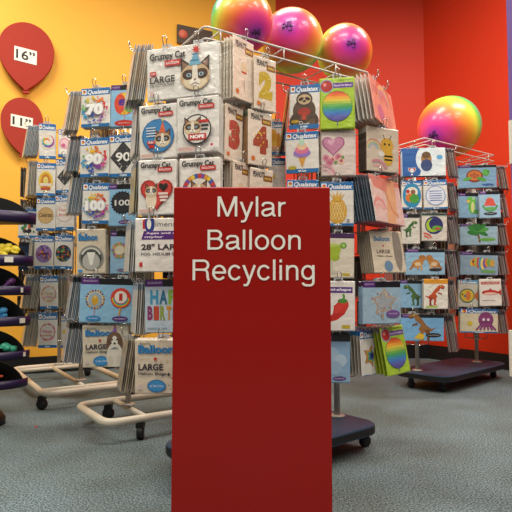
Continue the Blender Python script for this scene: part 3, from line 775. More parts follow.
nt.links.new(r1.outputs['Color'], mx.inputs[6]); nt.links.new(r2.outputs['Color'], mx.inputs[7]); nt.links.new(mx.outputs[2], b.inputs['Base Color'])
bp = nt.nodes.new('ShaderNodeBump'); bp.inputs['Strength'].default_value = .3; bp.inputs['Distance'].default_value = .006
nt.links.new(n1.outputs['Fac'], bp.inputs['Height']); nt.links.new(bp.outputs['Normal'], b.inputs['Normal'])
fl = MB().add([(-4.2, -2, 0), (4.2, -2, 0), (4.2, 5.4, 0), (-4.2, 5.4, 0)], [(0, 1, 2, 3)], cm).build('floor'); fl['kind'] = 'structure'

# ------------------------------------------------------------------ red recycling box
BY = 1.40
tl, tr = at(174.0, 187, BY), at(329.8, 187, BY); bw = tr.x - tl.x; bh = tl.z; bcx = (tl.x + tr.x) / 2
bx = empty('recycling_bin', (bcx, BY + .125, 0)); tag(bx, 'tall glossy red recycling bin with white lettering in front', 'recycling bin')
redbox = mat('glossy_red_laminate', '#980b02', .34, coat=.1, bump=(3.5, .12, .02), spec=.35)
q = MB(); e = .003
def rr(ins, z): return [(bcx - bw / 2 + ins, BY + ins, z), (bcx + bw / 2 - ins, BY + ins, z), (bcx + bw / 2 - ins, BY + .25 - ins, z), (bcx - bw / 2 + ins, BY + .25 - ins, z)]
vs = rr(0, 0) + rr(0, bh - e) + rr(e, bh) + rr(.012, bh) + rr(.012, .01)
fs = [(3, 2, 1, 0)]
for L in range(4):
    for k in range(4):
        j = (k + 1) % 4; fs.append((L * 4 + k, L * 4 + j, L * 4 + 4 + j, L * 4 + 4 + k))
fs.append((16, 17, 18, 19))
q.add(vs, fs, redbox).build('body', bx, True)
lm = mat('white_vinyl_letter', '#eeebe2', .45)
for s, x0, x1, y0, y1 in (('Mylar', 217.5, 285.5, 196.5, 222.5), ('Balloon', 207.5, 300.5, 229.7, 250), ('Recycling', 192.5, 314.5, 259.5, 286.5)):
    q = MB(); tv, tf, a, b2, c, d = grot_line(s)
    A0, B0 = at(x0, y1, BY), at(x1, y0, BY)
    q.add([(A0.x + (B0.x - A0.x) * (u - a) / (b2 - a), BY - .0008 - k, A0.z + (B0.z - A0.z) * (v - c) / (d - c)) for u, v, k in tv], tf, lm)
    q.build('lettering', bx, True)

# ------------------------------------------------------------------ racks
def caster(rack, x, y, top, r=.031):
    b = MB(); k = r / .031; M = Matrix.Rotation(random.uniform(0, 3), 3, 'Z') @ Matrix.Scale(k, 3) @ Matrix.Rotation(math.pi / 2, 3, 'Y')
    b.lathe([(.012, -.017), (.027, -.016), (.031, -.009), (.031, .009), (.027, .016), (.012, .017)], (x, y, r + .0005), rubber_m, 18, M=M)
    b.box((x, y, .066 * k), (.036 * k, .042 * k, .022 * k), black_m); b.tube([(x, y, .064 * k), (x, y, top)], .007, pole_m, 8)
    return b.build('caster', rack['o'], True)
def column(rack, xy, yaw, z0, z1, half=.055, cut=0):
    x, y = xy; b = MB(); b.tube([(x, y, z0), (x, y, (z0 + z1) / 2), (x, y, z1)], .0135, pole_m, 12)
    b.lathe([(.035, z0), (.035, z0 + .006), (.02, z0 + .01)], (x, y, 0), pole_m, 16)
    b.build('pole', rack['o'], True)
    zb = z0 + .18; z1 -= cut
    for k in range(4):
        q = yaw + math.pi / 4 + k * math.pi / 2
        p = (x + half * 1.4 * math.cos(q), y + half * 1.4 * math.sin(q))
        MB().tube([(*p, zb), (*p, (zb + z1) / 2), (*p, z1)], .003, chrome, 6).build('upright_wire', rack['o'], True)
    for zz in [zb + (z1 - zb) * i / 6 for i in range(7)]:
        pts = [(x + half * 1.4 * math.cos(yaw + math.pi / 4 + k * math.pi / 2), y + half * 1.4 * math.sin(yaw + math.pi / 4 + k * math.pi / 2), zz) for k in range(4)]
        c = MB().tube(pts, .003, chrome, 6, True)
        c.tube([pts[0], (x, y, zz), pts[2]], .003, chrome, 6); c.build('collar', rack['o'], True)
def rounded(poly, r, n=6):
    out = []; L = len(poly)
    for i in range(L):
        p = Vector(poly[i]); a = (Vector(poly[i - 1]) - p).normalized(); b = (Vector(poly[(i + 1) % L]) - p).normalized()
        s, e2 = p + a * r, p + b * r
        for k in range(n + 1):
            t = k / n; out.append(tuple(s * (1 - t) ** 2 + p * 2 * t * (1 - t) + e2 * t * t))
    return out
def top_frame(rack, a, b, c, H, cross=()):
    """a near corner, b far-right corner, c left corner (xy)"""
    a, b, c = (Vector((*p, H)) for p in (a, b, c)); d = b + (c - a); segs = [(a, b), (b, d), (d, c), (c, a)]
    q = MB(); q.tube(rounded3([a, b, d, c], .02), .0042, white_metal, 7, True)
    lo = Vector((0, 0, -.045)); ins = .012
    q.tube(rounded3([p + lo for p in (a, b, d, c)], .02), .0036, white_metal, 6, True)
    for t in cross:
        segs.append((a + (b - a) * t, d + (c - d) * (1 - t)))
        for z in (Vector((0, 0, 0)), lo): q.tube([a + (b - a) * t + z, d + (c - d) * (1 - t) + z], .003, white_metal, 6)
        q.tube([a + (b - a) * t, a + (b - a) * t + lo], .003, white_metal, 6); q.tube([c + (d - c) * t, c + (d - c) * t + lo], .003, white_metal, 6)
    rack['segs'] = segs; rack['mid'] = ((a + c) / 2, (b + d) / 2)
    q.build('top_frame', rack['o'], True)
def rounded3(pts, r):
    z = pts[0].z; return [(x, y, z) for x, y in rounded([(p.x, p.y) for p in pts], r, 4)]
def board_base(rack, poly, z0, z1, r, cast):
    m = mat('dark_laminate_board', '#32465e', .55, bump=(8, .1, .01), spec=.3)
    b = MB(); pr = rounded(poly, r)
    b.prism(pr, z0, z1 - .004, m)
    n = len(pr); cx = sum(p[0] for p in pr) / n; cy = sum(p[1] for p in pr) / n
    inn = [(cx + (x - cx) * .985, cy + (y - cy) * .985) for x, y in pr]
    b.add([(x, y, z1 - .004) for x, y in pr] + [(x, y, z1) for x, y in inn], [(i, (i + 1) % n, n + (i + 1) % n, n + i) for i in range(n)] + [tuple(range(n, 2 * n))], m)
    b.build('base_board', rack['o'], True)
    e = MB().prism([(cx + (x - cx) * 1.004, cy + (y - cy) * 1.004) for x, y in pr], z0 + .004, z1 - .008, black_m); e.build('edge_band', rack['o'], True)
    for p in cast: caster(rack, p[0], p[1], z0 + .002, .026)
def tube_base(rack, N, u, v, Lu, Lv, z, struts=(), cast=()):
    """N near corner (xy), u,v unit directions"""
    N, u, v = Vector((*N, z)), Vector((*u, 0)), Vector((*v, 0))
    cs = [N, N + u * Lu, N + u * Lu + v * Lv, N + v * Lv]
    MB().tube(rounded3(cs, .07), .0185, tube_m, 12, True).build('base_tube', rack['o'], True)
    for s, (a, b) in struts:
        if s == 'v': p, q2 = N + u * a, N + u * a + v * Lv
        else: p, q2 = N + v * a, N + v * a + u * Lu
        MB().tube([p, (p + q2) / 2, q2], .014, tube_m, 10).build('cross_tube', rack['o'], True)
    for c in cast: caster(rack, c[0], c[1], z)

H = 1.66
# middle rack (board base, two columns)
P1, P2 = (-.155, 2.03), (.36, 2.345)
mid = {'o': empty('balloon_display_rack', ((P1[0] + P2[0]) / 2, (P1[1] + P2[1]) / 2, 0)), 'poles': [P1, P2]}
tag(mid['o'], 'two column wire rack with dark board base standing directly behind the red bin', 'display rack')
yw = math.atan2(P2[1] - P1[1], P2[0] - P1[0]); um = Vector((math.cos(yw), math.sin(yw))); vm = Vector((math.sin(yw), -math.cos(yw)))
ub = Vector((.77, .64)); vb = Vector((.64, -.77)); cc = Vector((.085, 2.105))
HL, HW = .43, .19
board_base(mid, [tuple(cc + ub * a + vb * b) for a, b in ((-HL, -HW), (-HL, HW), (HL, HW), (HL, -HW))], .08, .118, .1, [cc + ub * a + vb * b for a, b in ((-.37, -.1), (-.35, .12), (.42, .1), (.38, -.1))])
for p in (P1, P2): column(mid, p, yw, .118, H - .04, cut=.07)
top_frame(mid, (-.19, 1.88), (.515, 2.31), (-.31, 2.06), H, (.08, .43, .76))
# right rack
Q1, Q2 = (1.10, 3.58), (1.67, 3.97)
rgt = {'o': empty('balloon_display_rack', ((Q1[0] + Q2[0]) / 2, (Q1[1] + Q2[1]) / 2, 0)), 'poles': [Q1, Q2]}
tag(rgt['o'], 'two column wire rack with dark board base in the red corner at right', 'display rack')
yw2 = math.atan2(Q2[1] - Q1[1], Q2[0] - Q1[0]); u2 = Vector((math.cos(yw2), math.sin(yw2))); v2 = Vector((math.sin(yw2), -math.cos(yw2)))
ub = Vector((.74, .67)); vb = Vector((.67, -.74)); cc = Vector((1.42, 3.78))
HL, HW = .47, .2
board_base(rgt, [tuple(cc + ub * a + vb * b) for a, b in ((-HL, -HW), (-HL, HW), (HL, HW), (HL, -HW))], .08, .118, .11, [cc + ub * a + vb * b for a, b in ((-.4, -.1), (-.36, .11), (.4, .11), (.4, -.1))])
for p in (Q1, Q2): column(rgt, p, yw2, .118, H - .04, cut=.07)
top_frame(rgt, (1.10, 3.35), (1.77, 3.81), (.96, 3.58), H, (.1, .9))
# rack with cream tube base, numbers 70-100
A1 = (-.63, 2.6); A2 = (-.34, 2.82)
mda = {'o': empty('balloon_display_rack', (-.5, 2.72, 0)), 'poles': [A1, A2]}
tag(mda['o'], 'wire rack on cream tube base carrying the rainbow number packets', 'display rack')
NA = ground(106, 424, .092); UA, VA = Vector((.82, .572, 0)), Vector((-.572, .82, 0))
tube_base(mda, (NA.x, NA.y), (.82, .572), (-.572, .82), .78, .43, .092, (('v', (.19, 0)), ('v', (.6, 0))), [NA + UA * a + VA * b for a, b in ((.16, .0), (.16, .43), (.66, .0), (.66, .43))])
for p in (A1, A2): column(mda, p, R(35), .11, 1.62)
# far left rack
L1, L2 = (-1.09, 3.27), (-1.47, 3.92)
lft = {'o': empty('balloon_display_rack', (-1.28, 3.6, 0)), 'poles': [L1, L2]}
tag(lft['o'], 'farthest left wire rack on cream tube base before yellow wall', 'display rack')
NL = ground(44, 394.5, .092); UL, VL = Vector((.82, .572, 0)), Vector((-.55, .835, 0))
tube_base(lft, (NL.x, NL.y), (.82, .572), (-.55, .835), .52, 1.05, .092, (('v', (.25, 0)), ('u', (.1, 0)), ('u', (.93, 0))), [NL + UL * a + VL * b for a, b in ((.0, .05), (.52, .06), (.0, 1.0), (.52, 1.0))])
for p in (L1, L2): column(lft, p, R(30), .11, 1.6)

# ------------------------------------------------------------------ packets on the middle rack, left column
G = 1.80; B = lambda *a, **k: bag(mid, *a, **k)
B(0, (147, 46, 219, 98), G, -14, 'widest packet on the top hook, printed cat in blue party hat', a_glarge, 1, short='wide cat packet on the top hook', backc=['#c8c4bc', '#c8c4bc'], roll=-1)
B(0, (140, 105, 178, 159), G + .02, -12, 'packet with printed cat in orange party hat on blue disc', a_gblue, 2, short='blue disc cat packet', backc=['#c8c4bc', '#c8c4bc'])
B(0, (177, 97, 219, 153), G - .02, -14, 'packet with printed cat in black ring above red NOPE bar', a_gnope, 3, short='NOPE cat packet', backc=['#d2cec6', '#d2cec6'])
B(0, (138, 160, 176, 215), G, -12, 'packet with printed cat inside a large red heart', a_gheart, 2, short='red heart cat packet', backc=['#c8c4bc', '#c8c4bc'])
B(0, (179, 158, 220, 214), G - .02, -12, 'packet with printed cat in multicoloured ring above bin edge', a_gring, 2, short='multicoloured ring cat packet', backc=['#d2cec6', '#d2cec6'])
B(0, (135, 218, 199, 272), G, -6, 'white packet with purple band reading 28 inch large beside bin', a_28, 2, short='28 inch purple band packet', backc=['#c8c4bc', '#c8c4bc'])
B(0, (145, 279, 200, 333), G + .03, -4, 'pale blue packet spelling HAPPY BIRTHDAY in coloured letters beside bin', a_happy, 2, short='pale blue HAPPY BIRTHDAY packet', backc=['#9fb2c0', '#20202a'])
B(0, (135, 339, 190, 394), G - .01, -6, 'lowest cream packet reading LARGE half hidden by the red bin', a_large2, 2, short='lowest cream packet beside bin', backc=['#c6bca8', '#c6bca8'])
GR = [['#cfccc4', '#a4abb4'], ['#a9a8a4', '#848e9a'], ['#dedbd2', '#b9c4d4'], ['#908e88', '#6e757e'], ['#c0b0a4', '#a0a5ac'], ['#c6c5c0', '#98a2ae']]
estack(mid, 0, (128, 50, 147, 106), G + .12, True, 'grey packet seen edge-on in stack left of widest cat packet', 8, GR, 'edge-on packets left of the widest cat packet', .13, 6, 3)
estack(mid, 0, (132, 108, 139, 158), G + .14, True, 'packet seen edge-on in thin stack left of blue disc cat packet', 3, GR, 'edge-on packets left of the blue disc cat packet', .12)
estack(mid, 0, (131, 163, 138, 214), G + .14, True, 'packet seen edge-on in thin stack left of heart packet', 3, [['#b9a878', '#7d858c'], ['#8f8c86', '#6d7580']], 'edge-on packets left of the heart packet', .12)
estack(mid, 0, (126, 224, 135, 272), G + .14, True, 'packet seen edge-on left of the white 28 inch packet', 3, GR, 'edge-on packets left of the 28 inch packet', .12)
estack(mid, 0, (133, 283, 146, 334), G + .12, True, 'grey packet seen edge-on left of HAPPY BIRTHDAY packet', 5, GR, 'edge-on packets left of the HAPPY BIRTHDAY packet', .12)
estack(mid, 0, (121, 338, 136, 390), G + .12, True, 'brown-grey packet seen edge-on left of lowest cream LARGE packet', 5, [['#9a8c78', '#9a8c78'], ['#6d665c', '#6d665c'], ['#b8a890', '#b8a890']], 'edge-on packets left of the lowest cream LARGE packet', .12, 6, 3)
BW = [['#cfc8ba', '#a49c90'], ['#8d867c', '#6a645c'], ['#e0dacd', '#b8b0a0']]
B(0, (233, 40, 254, 101), 1.93, 50, 'pale packet with small tan balloon print right of widest cat packet', peanut(None, None, 2), 6, .016, ['#d4cdbf', '#cfc5b2'], short='pale tan balloon print packet')
B(0, (254, 59, 276, 111), 1.99, 38, 'packet with spotted yellow number two', peanut('2', ['#c8a828', '#e8d878'], 4), 3, .016, ['#d4cdbf', '#cfc5b2'], short='yellow number two packet')
B(0, (224, 106, 242, 162), 1.93, 50, 'packet with red number three hanging above bin', peanut('3', ['#b8483a', '#8aa050'], 5), 2, .016, ['#d4cdbf', '#cfc5b2'], short='red number three packet')
B(0, (248, 112, 272, 166), 1.99, 38, 'packet with striped brown and yellow number four', peanut('4', ['#a8442c', '#e0b848'], 6), 4, .014, ['#a8825a', '#5a6a50'], short='striped number four packet')
B(0, (232, 162, 248, 216), 1.95, 50, 'pale packet below number three mostly hidden by bin top', peanut(None, None, 8), 3, .014, ['#d4cdbf', '#cfc5b2'], short='pale packet below number three')
B(0, (249, 169, 272, 222), 2.0, 36, 'packet with pale green print below number four', a_green9, 2, .016, ['#d4cdbf', '#cfc5b2'], short='pale green packet below number four')
# middle rack, right column
C = 2.09
B(1, (289, 85, 319, 129), C, -14, 'packet with printed brown sloth in red scarf', a_sloth, 2, short='sloth packet')
B(1, (320, 78, 355, 129), C - .02, -8, 'lime packet with round rainbow balloon print on the top hook', a_lime, 2, short='upper lime rainbow packet', backc=['#9fb050', '#7a8a3a'])
B(1, (286, 132, 319, 173), C - .01, -10, 'packet with printed pastel ice cream cone', a_cone, 2, short='ice cream packet')
B(1, (321, 131, 356, 176), C, -4, 'beige packet with shiny pink heart over roses', a_pinkheart, 2, short='pink heart packet', backc=['#c0b0a8', '#8a8480'])
B(1, (321, 182, 354, 226), C, 0, 'packet with printed golden pineapple right of bin', a_pine, 2, short='pineapple packet')
B(1, (322, 233, 354, 278), C, 0, 'packet with printed lime green cocktail glass', a_marg, 2, short='cocktail glass packet', backc=['#c8c2b0', '#4a2a58'])
B(1, (322, 281, 355, 331), C - .01, 2, 'white packet with printed red chili pepper', a_chili, 2, short='chili pepper packet', backc=['#d8d4cc', '#c8c4bc'])
B(1, (322, 333, 350, 383), C + .02, 4, 'cloudy blue packet with black header low beside the bin', a_bottomblue, 1, short='cloudy blue packet beside bin', backc=['#86a9c8', '#15151a'])
B(1, (286, 180, 318, 222), C, -6, 'blue header packet under ice cream mostly behind bin', a_starback, 0)
B(1, (268, 122, 286, 155), 2.2, 6, 'packet with yellow print in gap left of ice cream', a_yellowback, 1, short='yellow print packet in gap')
B(1, (269, 158, 286, 196), 2.2, 4, 'white packet with small yellow star in gap above bin', a_starback, 1, short='yellow star packet in gap')
estack(mid, 1, (282, 92, 288, 150), 2.16, True, 'packet seen edge-on left of the sloth packet', 3, [['#b07a3a', '#a0a0a0'], ['#4a4a4e', '#77736c'], ['#c8c4bc', '#8d929a']], 'edge-on packets left of the sloth packet', .1, 4, 2)
B(1, (374, 82, 400, 128), 2.2, 58, 'coral pink packet with rainbow arc facing right, top hook', a_pinkside, 7, .017, ['#d8d4cc', '#c8c2b8'], short='coral pink packet', lean=-9)
B(1, (367, 128, 399, 172), 2.16, 24, 'beige packet with bumblebee and rainbow print', a_bee, 4, .014, ['#5a4a40', '#b8b0a4'], short='bumblebee packet')
B(1, (376, 177, 407, 224), 2.17, 52, 'tilted pale packet with coral top below bumblebee', a_slate, 9, .013, ['#5f6d7a', '#4a4f58'], short='pale coral top packet', lean=-9)
B(1, (375, 230, 407, 273), 2.16, 30, 'tan packet reading LARGE below the coral top packet', a_large3, 6, .013, ['#a49a88', '#b0a896'], short='tan LARGE packet', lean=-9)
B(1, (363, 281, 401, 324), 2.12, 10, 'grey-blue packet with glittery silver star', a_silverstar, 4, .012, ['#8fb4cf', '#3a2a48'], short='silver star packet')
B(1, (362, 330, 379, 375), 2.16, 40, 'packet with striped rainbow star on the bottom hook', a_rainstar, 4, .017, ['#a9a498', '#2a6a9a'], short='rainbow star packet', lean=-3)
B(1, (388, 326, 411, 374), 2.16, 34, 'lime packet with round rainbow balloon print on the bottom hook', a_lime, 4, .02, ['#93a52f', '#8f8f88'], short='lower lime rainbow packet', lean=-9, roll=-4)

# ------------------------------------------------------------------ rack with rainbow numbers
B = lambda *a, **k: bag(mda, *a, **k); A_ = 2.3
B(0, (81, 88, 110, 127), A_, -10, 'packet with rainbow splatter number seventy', a_num('70'), 2, short='number seventy packet')
B(0, (110, 85, 139, 127), A_ - .02, -10, 'sky blue packet with colourful eighty balloon and red oval', a_80, 2, short='eighty balloon packet')
B(0, (80, 138, 109, 177), A_, -10, 'packet with rainbow splatter number ninety', a_num('90'), 2, short='rainbow ninety packet')
B(0, (109, 135, 138, 177), A_ - .01, -10, 'packet with black and silver diamond number ninety', a_dia90, 2, short='black diamond ninety packet')
B(0, (82, 183, 109, 224), A_, -6, 'packet with rainbow splatter number hundred', a_num('100'), 2, short='rainbow hundred packet')
B(0, (108, 184, 136, 226), A_ - .01, -6, 'sky blue packet with black scalloped hundred disc', a_100b, 2, short='black hundred disc packet')
B(0, (77, 229, 106, 274), A_, 2, 'cream packet with silver disc print', a_silverdisc, 3, short='silver disc packet', backc=['#c0b8a8', '#8a8880'])
B(0, (110, 231, 129, 274), A_ + .02, 4, 'blue packet with tan floral round print below hundred disc', a_floral, 2, short='tan floral packet')
B(0, (79, 278, 136, 323), A_ - .02, 3, 'wide sky blue packet with two round balloons, one numbered 1', a_wide, 3, short='wide two balloon packet', backc=['#a9b4ba', '#2a2a30'])
B(0, (83, 325, 129, 367), A_, 3, 'cream packet with dog in purple party hat', a_dog, 2, short='party dog packet', backc=['#c0b49c', '#c0b49c'])
SL = [['#a3acb4', '#2a3038'], ['#77838f', '#1c2026'], ['#c0c2c0', '#3a424c'], ['#8f9aa6', '#262b33']]
estack(mda, 0, (65, 94, 80, 134), A_ + .1, True, 'pale grey packet seen edge-on left of number seventy packet', 5, GR, 'edge-on packets left of the number seventy packet', .12, 6, 3)
estack(mda, 0, (66, 138, 80, 174), A_ + .1, True, 'slate packet seen edge-on left of rainbow ninety packet', 5, SL, 'edge-on packets left of the rainbow ninety packet', .12, 6, 3)
estack(mda, 0, (68, 174, 83, 215), A_ + .1, True, 'slate packet seen edge-on left of rainbow hundred packet', 6, SL, 'edge-on packets left of the rainbow hundred packet', .12, 6, 2)
estack(mda, 0, (68, 276, 80, 318), A_ + .1, True, 'packet seen edge-on left of the wide two balloon packet', 4, SL, 'edge-on packets left of the wide two balloon packet', .12, 6, 2)
estack(mda, 0, (64, 322, 83, 362), A_ + .12, True, 'slate packet seen edge-on left of the party dog packet', 6, SL, 'edge-on packets left of the party dog packet', .12, 6, 1)

# ------------------------------------------------------------------ far left rack
B = lambda *a, **k: bag(lft, *a, **k); L = 2.86
B(0, (39, 124, 56, 159), L, 16, 'top left packet with swirling letter balloon print before yellow wall', a_swirl, 2, short='swirl packet on far left rack')
B(0, (58, 130, 71, 157), L + .02, 24, 'small packet with pink round print, far left rack top row', a_pinkleft, 2, short='pink round packet on far left rack')
B(0, (36, 163, 55, 196), L, 8, 'packet with golden arch print on far left rack', a_arch, 2, short='golden arch packet')
B(0, (56, 159, 74, 193), L + .02, -2, 'packet with plain black diamond on far left rack', a_dia, 2, short='plain black diamond packet')
B(0, (18, 209, 37, 238), L + .12, -4, 'packet with black and green lettering beside stand trays', a_letters, 1, short='black and green lettering packet')
B(0, (36, 198, 55, 231), L, -4, 'packet with golden Celebrate disc', a_gold, 2, short='Celebrate packet')
B(0, (55, 195, 74, 230), L, -4, 'packet with pale disc and red script', a_redscript, 2, short='red script packet')
B(0, (18, 242, 29, 270), L + .12, 0, 'dark blue packet just right of the yellow filled tray', a_dark, 1, short='dark blue packet')
B(0, (34, 236, 53, 269), L, 0, 'packet with purple oval print on far left rack', confetti(['#6a3f8a', '#d88a3a', '#e07a8a', '#4a4a86'], '#9a7ab4', 2), 2, short='purple oval packet')
B(0, (54, 235, 72, 269), L, 0, 'packet with dark multicoloured oval print on far left rack', confetti(['#d8a82f', '#3f8ab0', '#c8503f', '#5a9a4a'], '#3a3440', 3), 2, short='dark multicoloured oval packet')
B(0, (40, 276, 58, 309), L, 2, 'packet with golden confetti ring on far left rack', ringart(['#c8a050', '#d8888a', '#d8b870'], 'Happy', 4), 2, short='golden ring packet')
B(0, (38, 313, 57, 348), L, 2, 'lowest left packet with pink confetti ring', ringart(['#c83a6a', '#c88a4a', '#d86a90'], 'Happy', 5), 2, short='pink ring packet')
B(0, (61, 315, 76, 348), L + .05, 0, 'blue header packet just right of pink ring packet', a_starback, 1, short='blue header packet beside pink ring')
PA = [['#cfcabd', '#94a4b2'], ['#aaa79e', '#7d8c98'], ['#ded6c6', '#a4b2bc'], ['#c2beb4', '#8a9aa8']]
estack(lft, 0, (24, 127, 39, 158), L + .06, True, 'pale packet seen edge-on left of the swirl packet', 4, [['#9fb0ba', '#8fa9bc'], ['#b8bcb8', '#7d8a94']], 'edge-on packets left of the swirl packet', .1, 6, 3)
estack(lft, 0, (26, 163, 36, 197), L + .06, True, 'pale packet seen edge-on left of the golden arch packet', 3, PA, 'edge-on packets left of the golden arch packet', .1)
estack(lft, 0, (29, 240, 35, 268), L + .06, True, 'pale packet seen edge-on left of the purple oval packet', 3, PA, 'edge-on packets left of the purple oval packet', .1)
estack(lft, 0, (22, 276, 39, 308), L + .06, True, 'pale packet seen edge-on left of the golden ring packet', 6, PA, 'edge-on packets left of the golden ring packet', .1, 6, 3)
estack(lft, 0, (58, 276, 70, 308), L + .06, False, 'pale packet seen edge-on right of the golden ring packet', 4, PA, 'edge-on packets right of the golden ring packet', .1, 4)
estack(lft, 0, (23, 313, 38, 346), L + .06, True, 'pale packet seen edge-on left of the pink ring packet', 6, PA, 'edge-on packets left of the pink ring packet', .1, 6, 3)

# ------------------------------------------------------------------ right rack
B = lambda *a, **k: bag(rgt, *a, **k); D1 = 3.2; D2 = 3.66
B(0, (402, 148, 446, 176), D1, -2, 'blue and white packet with red shield badge, top of right rack', a_badge, 2, short='shield badge packet', backc=['#9aa4b0', '#2a4a7a'])
B(0, (402, 181, 422, 209), D1, -2, 'blue packet with crowded orange and green print', a_heroes, 1, short='crowded blue packet')
B(0, (424, 180, 448, 209), D1, -2, 'white packet with pale blue lettered disc', a_circleblue, 2, short='pale blue disc packet')
B(0, (402, 214, 420, 244), D1, 0, 'pale packet with standing dark green dinosaur', a_trex, 1, short='standing green dinosaur packet')
B(0, (422, 213, 447, 241), D1, 0, 'packet with green crescent moon on navy disc', a_moon, 2, short='crescent moon packet')
B(0, (406, 249, 445, 275), D1, 2, 'sky blue packet with two tan animals', a_foxes, 2, short='two tan animals packet', backc=['#8fa4b2', '#2a2a30'])
B(0, (400, 280, 422, 308), D1 + .02, 0, 'blue packet with green dinosaur facing left', a_crocgreen, 1, short='left facing green dinosaur packet')
B(0, (424, 279, 448, 309), D1 - .02, 2, 'packet with red dinosaur under orange header', a_redrex, 2, short='red dinosaur packet')
B(0, (401, 314, 444, 341), D1, 2, 'wide blue packet with brown dinosaur, bottom of right rack', a_raptor, 2, short='brown dinosaur packet', backc=['#6f9cc4', '#20202a'])
B(1, (459, 165, 497, 188), D2, 0, 'blue packet with printed sea turtle', a_turtle, 2, short='sea turtle packet')
B(1, (459, 193, 480, 218), D2 + .02, 0, 'blue packet with printed green crocodile', a_croc2, 1, short='green crocodile packet')
B(1, (480, 191, 501, 218), D2 - .02, 0, 'packet with printed watermelon slice', a_melon, 1, short='watermelon packet')
B(1, (460, 224, 498, 245), D2, 0, 'packet with printed palm tree', a_palm, 2, short='palm tree packet')
B(1, (460, 252, 498, 275), D2, 0, 'packet with rainbow coloured fish', a_parrotfish, 2, short='rainbow fish packet')
B(1, (458, 280, 478, 307), D2, 0, 'packet with round yellow fish', a_yelfish, 1, short='yellow fish packet')
B(1, (480, 279, 502, 306), D2 - .02, 0, 'white packet with slim red fish', a_redfish, 1, short='red fish packet')
B(1, (460, 309, 498, 333), D2, 0, 'packet with purple octopus', a_octo, 2, short='octopus packet', backc=['#b8b09a', '#2a6a9a'])
DK = [['#8a8480', '#4a4a52'], ['#b8b2aa', '#5e6068'], ['#5a585c', '#333338'], ['#a08878', '#6a6a70'], ['#9aa0a4', '#555c64']]
for i, (y0, y1, w) in enumerate(((150, 178, 'shield badge'), (184, 210, 'pale blue disc'), (217, 244, 'crescent moon'), (251, 277, 'two tan animals'), (281, 309, 'red dinosaur'), (315, 341, 'brown dinosaur'))):
    estack(rgt, 0, (447, y0, 457, y1 + (10 if w == 'brown dinosaur' else 0)), D1 + .1, False, 'dark packet seen edge-on right of the %s packet' % w, 4, DK, 'edge-on packets right of the %s packet' % w, .12, 5, 2)
for i, (y0, y1, w) in enumerate(((167, 190, 'sea turtle'), (195, 218, 'watermelon'), (225, 246, 'palm tree'), (253, 275, 'rainbow fish'), (281, 306, 'red fish'), (311, 333, 'octopus'))):
    x0 = 502 if w in ('watermelon', 'red fish') else 498
    estack(rgt, 1, (x0, y0, 508, y1), D2 + .1, False, 'dark packet seen edge-on right of the %s packet' % w, 3, DK, 'edge-on packets right of the %s packet' % w, .12, 5, 2)

# ------------------------------------------------------------------ packets on the hooks that face away (past counting)
def world_tree(objs, extra=None):
    bpy.context.view_layer.update(); vs, ps = [], []
    for o in objs:
        if o.type != 'MESH': continue
        b0 = len(vs); mw = o.matrix_world
        vs += [mw @ v.co for v in o.data.vertices]; ps += [tuple(b0 + q for q in p.vertices) for p in o.data.polygons]
    if extra:
        b0 = len(vs); vs += list(extra.v); ps += [tuple(b0 + q for q in f) for f in extra.f]
    return BVHTree.FromPolygons(vs, ps)
def rooted(o):
    while o.parent: o = o.parent
    return o.name
fill = MB(); rf = random.Random(11)
PLAIN.sort(key=lambda t: (-t[0], t[1]))
KEEP = max(0, 300 - NB[0])
for k, (_, _, o, pm_, lab, grp) in enumerate(PLAIN):
    if k == KEEP: SOLO = world_tree([o_ for o_ in bpy.data.objects if rooted(o_).startswith('balloon_packet')])
    if k < KEEP:
        if pm_.me is None: pm_.me = pm_.mesh('balloon_packet')
        ob = bpy.data.objects.new('balloon_packet', pm_.me); col.objects.link(ob)
        ob.location = o.location; ob.rotation_euler = o.rotation_euler
        tag(ob, lab, 'balloon packet', grp); NB[0] += 1
    else:
        M4 = Matrix.Translation(o.location) @ Euler(o.rotation_euler).to_matrix().to_4x4(); off = len(fill.v)
        wv = [M4 @ v for v in pm_.v]
        if SOLO.overlap(BVHTree.FromPolygons(wv, pm_.f)): continue
        fill.v += wv
        for f_, m_ in zip(pm_.f, pm_.m):
            fill.f.append([off + q for q in f_]); fill.m.append(fill.mi(pm_.mats[m_])); fill.sm.append(False)
build_hooks(world_tree([o for o in bpy.data.objects if rooted(o).startswith('balloon_packet')], fill))
BUSY = world_tree([o for o in bpy.data.objects if not o.name.startswith(('floor', 'wall', 'baseboard'))], fill)
FC = [('#8d8a84', '#4a5058'), ('#5f646a', '#26282e'), ('#a8a49a', '#6a7078'), ('#3f4246', '#1c1d22'), ('#77705f', '#3a3a3c')]
